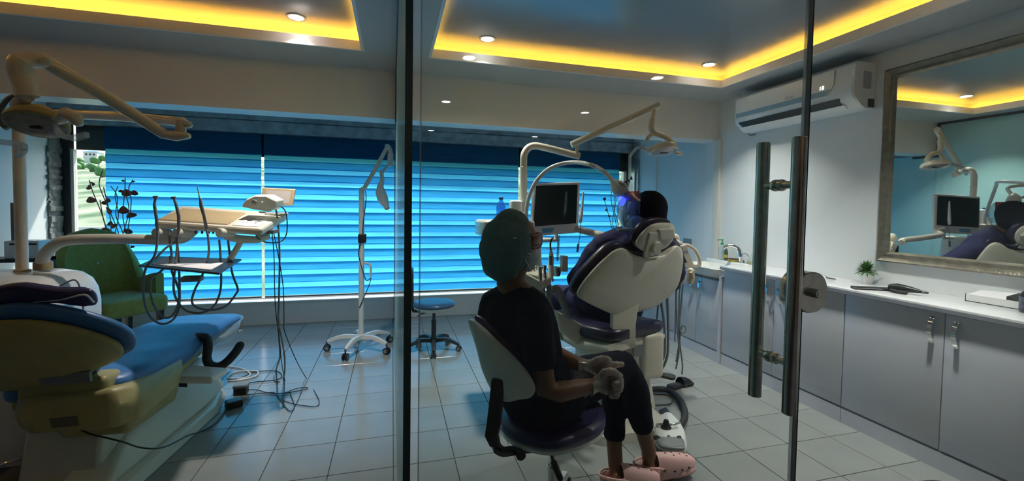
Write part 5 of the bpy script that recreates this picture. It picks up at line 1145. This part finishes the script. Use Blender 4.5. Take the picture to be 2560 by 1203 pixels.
branches('dry branches with a few dark leaves in the corner behind the patient', (2.98, 5.30, 0),
         [[(1545, 640), (1527, 560), (1518, 525), (1510, 498)], [(1548, 640), (1540, 560), (1528, 500), (1530, 465), (1525, 445)], [(1550, 640), (1532, 560), (1540, 500), (1533, 450)], [(1552, 640), (1545, 560), (1535, 520), (1540, 470)], [(1555, 640), (1560, 520), (1572, 460), (1578, 440)]],
         5.28, [(1512, 497, 5, 4, 0), (1517, 525, 4, 4, .3), (1524, 540, 4, 3, 0), (1572, 452, 6, 4, .3), (1564, 455, 4, 3, -.3), (1579, 446, 4, 5, 0)], 9)

# shelf at the far left
ys = 4.62
sh = thing('storage_shelf', (-3.13, ys + .15, 0), 'low dark storage shelf against the left wall behind the lamp pole', 'shelf')
xa, xb_ = XL + .004, PY(92, 655, ys).x
zt4 = PY(50, 648, ys).z
for z in (.02, zt4 * .45, zt4 - .03): obj('shelf_board', MB().box((xa, ys, z), (xb_, ys + .22, z + .03)), 'dark_wood', sh, smooth=0)
for x in (xa, xb_ - .02): obj('side_panel', MB().box((x, ys, 0), (x + .02, ys + .22, zt4)), 'dark_wood', sh, smooth=0)
for k, (p0, p1) in enumerate(((3, 58), (62, 91))):
    x0, x1 = PY(p0, 620, ys).x, PY(p1, 620, ys).x; zb2 = PY(50, 603, ys).z
    b = thing('white_bin', ((x0 + x1) / 2, ys + .14, zt4), ('white storage bin with a finger slot under the tall frame on the shelf', 'white storage bin with a finger slot at the shelf end toward the armchair')[k], 'bin')
    obj('box', MB().rbox((x0, ys + .02, zt4), (x1, ys + .20, zb2), .01), 'white_pl', b)
    obj('finger_slot', MB().box(((x0 + x1) / 2 - .03, ys + .016, zb2 - .035), ((x0 + x1) / 2 + .03, ys + .022, zb2 - .02)), 'black', b, smooth=0)
x0, x1 = PY(6, 540, ys).x, PY(36, 540, ys).x; zb2 = PY(50, 603, ys).z; zt5 = PY(20, 507, ys).z
pf_ = thing('tall_frame', ((x0 + x1) / 2, ys + .1, zb2), 'brown panel with a narrow white framed window standing on a bin', 'frame')
obj('panel', MB().box((x0, ys + .08, zb2), (x1, ys + .11, zt5)), 'brown_cab', pf_, smooth=0)
xm = PY(23, 540, ys).x
obj('white_frame', MB().box((xm, ys + .068, zb2 + .03), (xm + .012, ys + .081, zt5 - .01)).box((x1 - .012, ys + .068, zb2 + .03), (x1, ys + .081, zt5 - .01)).box((xm, ys + .068, zb2 + .03), (x1, ys + .081, zb2 + .042)).box((xm, ys + .068, zt5 - .022), (x1, ys + .081, zt5 - .01)), 'white_pl', pf_, smooth=0)

# slippers behind the foot pedal
def slipper(c, a, label):
    o = thing('slipper', c, label, 'slipper', 'pair of black slippers')
    T_ = Matrix.Translation(c) @ Matrix.Rotation(a, 4, 'Z')
    sole = [(-.12, -.03), (-.10, -.042), (0, -.036), (.07, -.048), (.12, -.04), (.135, 0), (.12, .04), (.06, .046), (0, .036), (-.10, .04), (-.125, .02)]
    obj('sole', MB(T_).pillow([(x, y, .013) for x, y in sole], (0, 0, 1), .012, .012, 0, 0, .01, 48), 'rubber', o, smooth=50)
    R = []
    for i in range(7):
        x = .0 + .095 * i / 6; hw_ = .046 - .004 * i / 6; hh_ = .062 - .025 * (i / 6) ** 2
        R.append([(x, hw_ * math.cos(math.pi * k / 12), .012 + hh_ * math.sin(math.pi * k / 12)) for k in range(13)])
    obj('strap', MB(T_).loft(R, cap=False, closed=False), mat('shiny_black_strap', (.012, .013, .015), .15, spec=.8), o, smooth=60)
slipper(PZ(1650, 940, 0), 2.3, 'black slipper with toes turned toward the window, by the hoses')
slipper(PZ(1700, 966, 0), .25, 'black slipper with toes turned toward the cabinets, by the hoses')
# ================================================================ assistant on a wheeled stool
P = PY
sf = Vector((.866, .5, 0)); sr = Vector((.5, -.866, 0))          # facing, her right
stc = PZ(1384, 1056, .47); stc = Vector((stc.x, 1.765, 0))
s3 = thing('wheeled_stool', stc, 'wheeled stool with purple seat and pale shell back, carrying the assistant', 'stool', 'wheeled clinic stools')
so = [PZ(x, y, .47) for x, y in ((1252, 1062), (1275, 1090), (1330, 1112), (1390, 1118), (1450, 1104), (1500, 1080), (1514, 1055), (1505, 1022), (1470, 996), (1390, 980), (1300, 985), (1262, 1015))]
obj('seat_cushion', MB().pillow(so, (0, 0, 1), .032, .02, .014, 0, .05), 'purple_vinyl', s3, smooth=60)
cs_ = sum(so, Vector()) / len(so)
obj('seat_pan', MB().pillow([cs_ + (p - cs_) * .975 - V(0, 0, .030) for p in so], (0, 0, 1), .02, .022, 0, .012, .06), 'white_pl', s3, smooth=60)
star_base(s3, stc, .29, 5, math.radians(128), 'white_metal', 'grey_pl', .10)
obj('gas_lift', MB().cyl((stc.x, stc.y, .08), (stc.x, stc.y, .28), .027, 20).cyl((stc.x, stc.y, .28), (stc.x, stc.y, .41), .017, 18), 'steel', s3)
obj('lift_lever', MB().tube(spl([P(1375, 1130, 1.70), P(1382, 1150, 1.66), P(1390, 1172, 1.64), P(1400, 1195, 1.62)], 5), [.006] * 6 + [.014] * 10, 10, round_cap=True), 'black', s3)
bn0 = P(1258, 905, 1.66); bnn = Vector((-.62, -.77, .12)).normalized()
def bkq(L, off=0): return [PP(x, y, bn0, bnn) + bnn * off for x, y in L]
bo = [(1172, 806), (1184, 801), (1212, 822), (1250, 858), (1298, 905), (1328, 945), (1338, 972), (1328, 993), (1298, 999), (1266, 1004), (1236, 985), (1208, 930), (1190, 865)]
obj('back_shell', MB().pillow(bkq(bo), bnn, .012, .012, .022, 0, .015), 'white_pl', s3, smooth=50)
obj('back_cushion', MB().pillow([p + V(.012, .006, .012) for p in bkq(bo, -.035)], bnn, .024, .024, 0, .004, .025), 'purple_vinyl', s3, smooth=60)
R = []
for x0, x1, y, Y in ((1228, 1262, 950, 1.62), (1222, 1256, 1010, 1.61), (1216, 1252, 1060, 1.60), (1211, 1244, 1092, 1.60), (1224, 1250, 1118, 1.61), (1248, 1262, 1128, 1.64)):
    a, b = P(x0, y, Y), P(x1, y, Y); R.append([a, b, b + V(.01, .022, 0), a + V(.01, .022, 0)])
obj('back_bar', MB().loft(R), 'black', s3, smooth=50, bevel=.004)
R = [[p + V(0, -.02, -.012), p + V(0, .02, -.012), p + V(0, .02, .012), p + V(0, -.02, .012)] for p in spl([P(1232, 1120, 1.62), P(1255, 1130, 1.64), P(1300, 1124, 1.70), P(1350, 1118, 1.75)], 4)]
obj('under_bar', MB().loft(R), 'black', s3, smooth=50, bevel=.004)
k_ = P(1300, 1135, 1.66); obj('tension_knob', MB().cyl(k_ - V(.0, .02, 0), k_ + V(0, .03, 0), .020, 16), 'black', s3)

AS = thing('person', (.62, 1.80, 0), 'seated person in dark scrubs, teal bouffant cap, clear gloves and pink clogs', 'person')
torso = [(P(1345, 985, 1.81), .170, .145), (P(1322, 905, 1.80), .150, .125), (P(1303, 825, 1.79), .165, .125), (P(1293, 765, 1.79), .155, .100), (P(1289, 728, 1.79), .085, .065)]
neck = [(P(1284, 728, 1.79), .060, .060), (P(1276, 705, 1.79), .062, .062), (P(1278, 690, 1.79), .058, .060), (P(1288, 655, 1.79), .056, .058)]
hc = P(1292, 612, 1.79); hf = Vector((.96, .27, 0)).normalized(); hr_ = Vector((hf.y, -hf.x, 0)); HM = Matrix((hr_, hf, Vector((0, 0, 1)))).transposed()
def hp_(a, b, c): return hc + HM @ Vector((a, b, c))               # right, front, up from the head centre
armR = [(P(1332, 788, 1.665), .056, .056), (P(1348, 880, 1.625), .049, .050), (P(1366, 975, 1.59), .042, .045), (P(1398, 980, 1.59), .041, .043), (P(1450, 970, 1.61), .035, .037), (P(1490, 962, 1.63), .027, .031)]
armL = [(P(1310, 770, 1.94), .052, .052), (P(1360, 850, 1.88), .046, .046), (P(1385, 884, 1.78), .039, .041), (P(1425, 902, 1.73), .034, .036), (P(1464, 918, 1.70), .025, .028)]
legR = [(P(1355, 1000, 1.80), .092, .096), (P(1460, 955, 1.85), .083, .086), (P(1560, 918, 1.91), .062, .066), (P(1583, 965, 1.92), .058, .060), (P(1598, 1030, 1.925), .050, .050), (P(1612, 1090, 1.93), .040, .042), (P(1622, 1128, 1.93), .036, .040)]
legL = [(P(1375, 985, 1.96), .092, .096), (P(1465, 940, 2.01), .083, .086), (P(1540, 912, 2.09), .062, .066), (P(1540, 980, 2.06), .056, .058), (P(1534, 1050, 2.02), .048, .048), (P(1536, 1115, 1.98), .038, .042), (P(1539, 1165, 1.955), .036, .040)]
bd_ = MB()
bd_.limb(torso, sr); bd_.limb(neck, sr)
for a_ in (armR, armL, legR, legL): bd_.limb(a_, (0, 0, 1) if a_ in (armR, armL) else sr)
bd_.ell(hp_(0, -.005, .018), (.076, .098, .108), R=HM)
bd_.ell(hp_(0, .030, -.060), (.058, .066, .062), R=HM)            # jaw
bd_.limb([(hp_(0, .088, .022), .010, .012), (hp_(0, .106, -.012), .015, .015)], hr_, 10)   # nose
bd_.ell(hp_(.074, -.004, -.008), (.012, .024, .034), R=HM, seg=10, rings=8); bd_.ell(hp_(-.074, -.004, -.008), (.012, .024, .034), R=HM, seg=10, rings=8)
bd_.ell(hp_(0, .085, -.058), (.026, .020, .016), R=HM, seg=10, rings=8)
# hands: palm and five fingers each
def hand(wr, kn, fing, thumb, r0=.0095):
    m = MB()
    m.limb([(wr, .022, .028), (wr.lerp(kn, .5), .018, .038), (kn, .015, .040)], (kn - wr).orthogonal() if False else Vector((0, -1, 0)))
    for f_ in fing: m.tube(spl(f_, 3), [r0 * 1.05] * (len(spl(f_, 3)) - 3) + [r0, r0 * .9, r0 * .75], 8, round_cap=True)
    m.tube(spl(thumb, 3), r0 * 1.1, 8, round_cap=True)
    return m
wR, kR = P(1492, 958, 1.635), P(1522, 958, 1.64)
fR = []
for k, (y, Y) in enumerate(((936, 1.655), (949, 1.645), (963, 1.64), (977, 1.64))):
    L = (28, 32, 30, 23)[k]
    fR.append([P(1518, y + 2, Y), P(1520 + L * .6, y - 1, Y - .010), P(1520 + L, y + 4, Y - .016), P(1520 + L * .8, y + 11, Y - .028), P(1520 + L * .4, y + 11, Y - .034)])
thR = [P(1500, 944, 1.625), P(1512, 932, 1.62), P(1528, 930, 1.62), P(1542, 936, 1.625)]
wL, kL = P(1466, 920, 1.70), P(1500, 920, 1.69)
fL = []
for k, (y, Y) in enumerate(((911, 1.685), (921, 1.685), (931, 1.685), (940, 1.69))):
    fL.append([P(1498, y + 2, Y), P(1528, y + 1, Y - .005), P(1554, y, Y - .005)] if k == 0 else [P(1500, y, Y), P(1524, y, Y - .004), P(1538 - 3 * k, y + 6, Y - .012), P(1526 - 3 * k, y + 10, Y - .018)])
thL = [P(1478, 912, 1.685), P(1494, 902, 1.675), P(1508, 898, 1.67), P(1519, 901, 1.665)]
for hm_ in (hand(wR, kR, fR, thR, .0085), hand(wL, kL, fL, thL, .0085)):
    bd_.add(hm_.v, hm_.f)
# feet inside the clogs
CLOGS = ((P(1586, 1180, 1.965), P(1735, 1180, 1.93), .008, .030), (P(1500, 1180, 1.93), P(1648, 1180, 1.90), .002, .004))
for an, (h_, t_, zs_, lf_) in ((legR[-1][0], CLOGS[0]), (legL[-1][0], CLOGS[1])):
    q1 = h_.lerp(t_, .22); q1.z = zs_ + .068; q2 = h_.lerp(t_, .62); q2.z = zs_ + .052
    bd_.limb([(an - V(0, 0, .01), .036, .038), (q1, .036, .032), (q2, .030, .020)], (0, 1, 0))
body = obj('body', bd_, 'skin', AS, smooth=0); union(body, .0065, 3)
# clothes
def grow(nodes, g): return [(p, a + g, b + g) for p, a, b in nodes]
tm_ = MB().limb(grow(torso[:4], .016), sr)
tm_.limb(grow(armR[:2], .018) + [(armR[1][0].lerp(armR[2][0], .22), .068, .072)], (0, 0, 1)); tm_.limb(grow(armL[:2], .018) + [(armL[1][0].lerp(armL[2][0], .4), .062, .062)], (0, 0, 1))
tm_.limb([(P(1348, 800, 1.685), .066, .070), (P(1332, 762, 1.71), .058, .065), (P(1308, 742, 1.75), .052, .07), (P(1280, 742, 1.80), .045, .075), (P(1255, 738, 1.85), .050, .07), (P(1232, 752, 1.89), .054, .062), (P(1224, 785, 1.91), .056, .06)], (0, 0, 1))
tm_.limb([(P(1345, 1000, 1.83), .185, .165), (P(1390, 985, 1.86), .17, .12)], sr)
top_ = obj('scrub_top', tm_, 'scrub', AS, smooth=0); union(top_, .010, 5); folds(top_, .016, .11, 'scrub_folds')
pm_ = MB()
for lg in (legR, legL): pm_.limb(grow(lg[:5], .016) + [(lg[4][0].lerp(lg[5][0], .55), .058, .060)], sr)
pm_.limb([(P(1335, 1005, 1.76), .17, .12), (P(1400, 985, 1.82), .15, .11)], sr)
tr_ = obj('trousers', pm_, 'trouser', AS, smooth=0); union(tr_, .010, 4); folds(tr_, .014, .09, 'trouser_folds')
# bouffant cap
cm_ = MB().limb([(P(x, y, 1.79), ra, rb_) for x, y, ra, rb_ in ((1281, 556, .074, .085), (1276, 572, .098, .105), (1270, 595, .112, .116), (1264, 622, .114, .118), (1258, 648, .106, .112), (1254, 664, .088, .092))], (1, 0, 0), 24)
cap = obj('bouffant_cap', cm_, 'capcloth', AS, smooth=0, label='teal bouffant cap'); union(cap, .008, 4); folds(cap, .012, .05, 'cap_folds')
obj('cap_pin', MB().box(P(1289, 596, 1.655) - V(.006, 0, .001), P(1289, 596, 1.655) + V(.006, .02, .002)), 'paper', cap, smooth=0)
# mask and goggles
mk = MB(); R = []
for i in range(7):
    u = i / 6; z = -.118 + .095 * u; rr_ = .080 - .012 * abs(u - .5) * 2; fwd = .115 - .045 * abs(u - .55) * 1.4
    R.append([hp_(math.sin(t) * (rr_ + .004), -.012 + (fwd + .0) * math.cos(t) * (1 if abs(t) < 1 else .96), z + .02 * abs(t) / 1.5) for t in [-1.45 + 2.9 * k / 14 for k in range(15)]])
mask_o = obj('face_mask', mk.loft(R, cap=False, closed=False), 'mask', AS, smooth=60)
mask_o.modifiers.new('thick', 'SOLIDIFY').thickness = .004
for zz_ in (-.035, -.10):
    obj('ear_loop', MB().tube(spl([hp_(.084, .02, zz_), hp_(.088, -.008, zz_ * .5 - .01), hp_(.086, -.03, -.02)], 5), .0025, 6), 'paper', mask_o)
gg = MB(); R = []
for i in range(5):
    z = .052 - .064 * i / 4
    R.append([hp_(math.sin(t) * .086, -.006 + .128 * math.cos(t) - (.008 if i in (0, 4) else 0), z) for t in [-1.5 + 3.0 * k / 14 for k in range(15)]])
gob = obj('goggles', gg.loft(R, cap=False, closed=False), 'amber', AS, smooth=60, label='dark orange protective goggles')
gob.modifiers.new('thick', 'SOLIDIFY').thickness = .006
obj('earring', MB().ell(hp_(.086, .0, -.040), (.004, .004, .004), 8, 6), 'gold', AS)
# gloves
def glove(name, hm_, wr, dr, cuff):
    m = MB(); m.add([p for p in hm_.v], hm_.f)
    g = obj(name, m, 'glove', AS, smooth=0); union(g, .0038, 2)
    folds(g, .012, .018, name + '_wrinkle'); g.modifiers['folds'].mid_level = .05
    cu = MB(); n = 22; a = dr.orthogonal().normalized(); b = dr.cross(a); R = []
    for i in range(6):
        u = i / 5; ctr = wr + dr * (.012 - .058 * u); rad = .036 + cuff * u ** 1.6
        R.append([ctr + (a * math.cos(6.2832 * k / n) + b * math.sin(6.2832 * k / n)) * rad * (1 + .16 * u * math.sin(5 * 6.2832 * k / n) + .06 * math.sin(9 * 6.2832 * k / n + i)) for k in range(n)])
    c_ = obj('glove_cuff', cu.loft(R, cap=False), 'film', g, smooth=60); return g
glove('glove', hand(wR, kR, fR, thR, .0105), wR, (kR - wR).normalized(), .020)
glove('glove', hand(wL, kL, fL, thL, .0105), wL, (kL - wL).normalized(), .012)
# clogs
def clog(heel, toe, zs, lift, side):
    ax = (toe - heel); ax.z = 0; L = ax.length; ax.normalize(); sd_ = Vector((-ax.y, ax.x, 0)); o = Vector((heel.x, heel.y, 0))
    up_ = lambda u: zs + lift * max(0, u - .35) / .65
    c_ = obj('clog', MB(), 'pink', AS); D.objects.remove(c_)
    sole = MB(); R = []
    for u, hw, h in ((0, .022, .026), (.03, .040, .040), (.15, .048, .046), (.35, .046, .040), (.5, .049, .034), (.7, .057, .038), (.88, .051, .036), (.97, .032, .030), (1, .014, .022)):
        c = o + ax * (u * L); z = up_(u)
        R.append([c + sd_ * (hw * math.copysign(abs(math.cos(t)) ** .6, math.cos(t))) + V(0, 0, z + h / 2 + h / 2 * math.copysign(abs(math.sin(t)) ** .5, math.sin(t))) for t in [6.2832 * k / 20 for k in range(20)]])
    root = obj('clog', sole.loft(R), 'pink', AS, smooth=60)
    up = MB(); R = []
    for u, hw, h in ((.34, .048, .112), (.40, .050, .110), (.52, .053, .100), (.68, .056, .086), (.84, .051, .070), (.95, .034, .052), (1.0, .014, .036)):
        c = o + ax * (u * L); z = up_(u) + .018
        R.append([c + sd_ * hw * math.copysign(abs(math.cos(t)) ** .8, math.cos(t)) + V(0, 0, z + h * math.sin(t) ** .8) for t in [math.pi * k / 18 for k in range(19)]])
    obj('upper', up.loft(R, cap=False, closed=False), 'pink', root, smooth=60)
    hl = MB(); R = []
    for t in [math.pi * (.06 + .88 * k / 16) for k in range(17)]:
        c = o + ax * (.43 * L - .43 * L * math.sin(t) * 1.0) + sd_ * (.050 * math.cos(t)); z = up_(0)
        hz = .085 - .010 * math.sin(t)
        R.append([c + V(0, 0, z + .018), c + V(0, 0, z + hz)])
    q = obj('heel_cup', hl.loft(R, cap=False, closed=False), 'pink', root, smooth=60); q.modifiers.new('thick', 'SOLIDIFY').thickness = .005
    st_ = obj('heel_strap', MB().tube(spl([o + ax * (.42 * L) - sd_ * .046 + V(0, 0, up_(.42) + .065), o + ax * (.15 * L) - sd_ * .044 + V(0, 0, zs + .085), o + V(0, 0, zs + .085) - ax * .004, o + ax * (.15 * L) + sd_ * .044 + V(0, 0, zs + .085), o + ax * (.42 * L) + sd_ * .046 + V(0, 0, up_(.42) + .065)], 5), .006, 8), 'pink', root)
    obj('rivet', MB().cyl(o + ax * (.42 * L) - sd_ * .044 + V(0, 0, up_(.42) + .062), o + ax * (.42 * L) - sd_ * .054 + V(0, 0, up_(.42) + .062), .008, 12), 'brown_cab', root)
    for u, hw in ((.58, .0535), (.70, .0565), (.82, .0515)):
        p = o + ax * (u * L) - sd_ * hw + V(0, 0, up_(u) + .048)
        obj('vent_hole', MB().ell(p, (.007, .006, .005), 10, 6), 'black', root)
    for k, (u, s_) in enumerate(((.50, .0), (.62, .012), (.62, -.014), (.74, .0), (.84, .012), (.84, -.012))):
        p = o + ax * (u * L) + sd_ * s_ + V(0, 0, up_(u) + .018 + (.103, .091, .090, .081, .070, .070)[k] * .99)
        obj('vent_hole', MB().ell(p, (.006, .006, .004), 10, 6), 'brown_cab', root)
for h_, t_, zs_, lf_ in CLOGS: clog(h_, t_, zs_, lf_, -1)

# ================================================================ patient in the chair
PT = thing('person', (1.45, 2.8, .6), 'person in navy clothes, black cap and face visor, leaning back in the chair', 'person')
pf2 = Vector((-.88, .47, 0)).normalized(); pc = P(1610, 530, 2.46); pr_ = Vector((pf2.y, -pf2.x, 0)); PM = Matrix((pr_, pf2, Vector((0, 0, 1)))).transposed()
def pp(a, b, c): return pc + PM @ Vector((a, b, c))
pt_t = [(P(1530, 775, 2.88), .17, .13), (P(1545, 720, 2.78), .16, .12), (P(1562, 665, 2.67), .18, .12), (P(1585, 615, 2.58), .17, .10), (P(1602, 590, 2.54), .09, .07)]
pt_n = [(P(1602, 595, 2.53), .058, .06), (P(1608, 560, 2.48), .056, .058)]
aL = [(P(1492, 628, 2.66), .056, .058), (P(1462, 670, 2.77), .050, .052), (P(1437, 700, 2.86), .044, .046), (P(1455, 712, 3.02), .038, .04), (P(1480, 705, 3.12), .028, .032)]
aR = [(P(1676, 628, 2.54), .056, .058), (P(1690, 680, 2.68), .048, .05), (P(1680, 710, 2.85), .042, .044), (P(1640, 700, 3.0), .035, .038), (P(1590, 695, 3.1), .028, .03)]
lL = [(P(1490, 770, 2.90), .092, .092), (P(1440, 745, 3.08), .085, .085), (P(1398, 735, 3.28), .064, .066), (P(1385, 790, 3.42), .056, .06), (P(1375, 850, 3.58), .045, .05), (P(1370, 875, 3.65), .038, .04)]
lR = [(P(1570, 770, 2.92), .092, .092), (P(1530, 742, 3.12), .085, .085), (P(1490, 735, 3.34), .064, .066), (P(1470, 785, 3.48), .056, .06), (P(1455, 835, 3.62), .045, .05), (P(1450, 855, 3.70), .038, .04)]
b2 = MB(); b2.limb(pt_t, rv); b2.limb(pt_n, rv)
for l_ in (aL, aR, lL, lR): b2.limb(l_, (0, 0, 1))
b2.ell(pp(0, -.005, .015), (.078, .098, .110), R=PM); b2.ell(pp(0, .03, -.06), (.058, .066, .062), R=PM)
b2.limb([(pp(0, .09, .02), .010, .012), (pp(0, .108, -.012), .015, .015)], pr_, 10)
b2.ell(pp(.076, -.004, -.008), (.012, .024, .034), R=PM, seg=10, rings=8); b2.ell(pp(-.076, -.004, -.008), (.012, .024, .034), R=PM, seg=10, rings=8)
b2.ell(pp(0, .088, -.058), (.028, .02, .016), R=PM, seg=10, rings=8)
for w_, sgn in ((aL, 1), (aR, -1)):
    wr = w_[-1][0]; kn = wr + hv * .085 + V(0, 0, .02)
    hm_ = hand(wr, kn, [[kn + rv * (s_ * .019) - hv * .01, kn + rv * (s_ * .02) + hv * .035, kn + rv * (s_ * .02) + hv * .06 - V(0, 0, .02)] for s_ in (-1.5, -.5, .5, 1.5)], [wr + rv * .03 * sgn + hv * .03, wr + rv * .045 * sgn + hv * .06, wr + rv * .04 * sgn + hv * .085], .0085)
    b2.add(hm_.v, hm_.f)
for l_ in (lL, lR):
    an = l_[-1][0]; b2.limb([(an - V(0, 0, .02), .035, .035), (an + hv * .10 + V(0, 0, .02), .035, .03), (an + hv * .19 + V(0, 0, .06), .032, .02)], rv)
bo2 = obj('body', b2, 'skin', PT, smooth=0); union(bo2, .0075, 3)
t2 = MB().limb(grow(pt_t, .018), rv)
for a_ in (aL, aR): t2.limb(grow(a_[:4], .018) + [(a_[3][0].lerp(a_[4][0], .5), .05, .052)], (0, 0, 1))
t2.limb([(P(1500, 612, 2.65), .07, .075), (P(1560, 594, 2.60), .085, .08), (P(1640, 602, 2.55), .08, .08), (P(1672, 612, 2.54), .07, .075)], (0, 0, 1))
to2 = obj('shirt', t2, 'navy', PT, smooth=0); union(to2, .011, 5); folds(to2, .018, .10, 'shirt_folds')
l2 = MB()
for a_ in (lL, lR): l2.limb(grow(a_[:5], .016), (0, 0, 1))
l2.limb([(P(1480, 772, 2.90), .12, .11), (P(1575, 772, 2.90), .12, .11)], (0, 0, 1))
tr2 = obj('trousers', l2, 'navy', PT, smooth=0); union(tr2, .011, 4); folds(tr2, .016, .10, 'leg_folds')
for l_ in (lL, lR):
    an = l_[-1][0]; obj('sock', MB().limb([(an - V(0, 0, .02), .041, .041), (an + hv * .10 + V(0, 0, .02), .041, .036), (an + hv * .19 + V(0, 0, .06), .038, .026)], rv), 'black', PT, smooth=60)
cp = MB().ell(pp(0, -.035, .022), (.106, .112, .118), R=PM).ell(pp(0, -.05, -.03), (.096, .092, .09), R=PM)
ca = obj('black_cap', cp, 'trouser', PT, smooth=0); union(ca, .009, 4)
mk = MB(); R = []
for i in range(7):
    u = i / 6; z = -.118 + .095 * u; rr_ = .082 - .012 * abs(u - .5) * 2; fwd = .115 - .045 * abs(u - .55) * 1.4
    R.append([pp(math.sin(t) * (rr_ + .004), -.012 + fwd * math.cos(t), z + .02 * abs(t) / 1.5) for t in [-1.45 + 2.9 * k / 14 for k in range(15)]])
m_ = obj('face_mask', mk.loft(R, cap=False, closed=False), 'mask', PT, smooth=60); m_.modifiers.new('thick', 'SOLIDIFY').thickness = .004
R = []
for i in range(10):
    u = i / 9; z = .12 - .235 * u; rad = .118 + .035 * math.sin(math.pi * min(1, u * 1.1)) 
    R.append([pp(math.sin(t) * rad * .95, -.005 + (rad + .022) * math.cos(t), z) for t in [-1.35 + 2.7 * k / 24 for k in range(25)]])
vz = obj('face_visor', MB().loft(R, cap=False, closed=False), 'visor', PT, smooth=60, label='clear curved face visor reflecting the blinds')
R = []
for i in range(3):
    z = .128 - .03 * i
    R.append([pp(math.sin(t) * .106, -.008 + .128 * math.cos(t), z) for t in [-1.2 + 2.4 * k / 20 for k in range(21)]])
vb = obj('visor_band', MB().loft(R, cap=False, closed=False), mat('red_band', (.55, .02, .03), .35), vz, smooth=60); vb.modifiers.new('thick', 'SOLIDIFY').thickness = .008
cl2 = MB().limb([(P(1545, 575, 2.48), .010, .03), (P(1570, 572, 2.47), .012, .04), (P(1590, 578, 2.46), .010, .03)], (0, 0, 1))
bib = obj('paper_bib', cl2, 'mask', PT, smooth=60, label='pale blue bib edge at the neck')
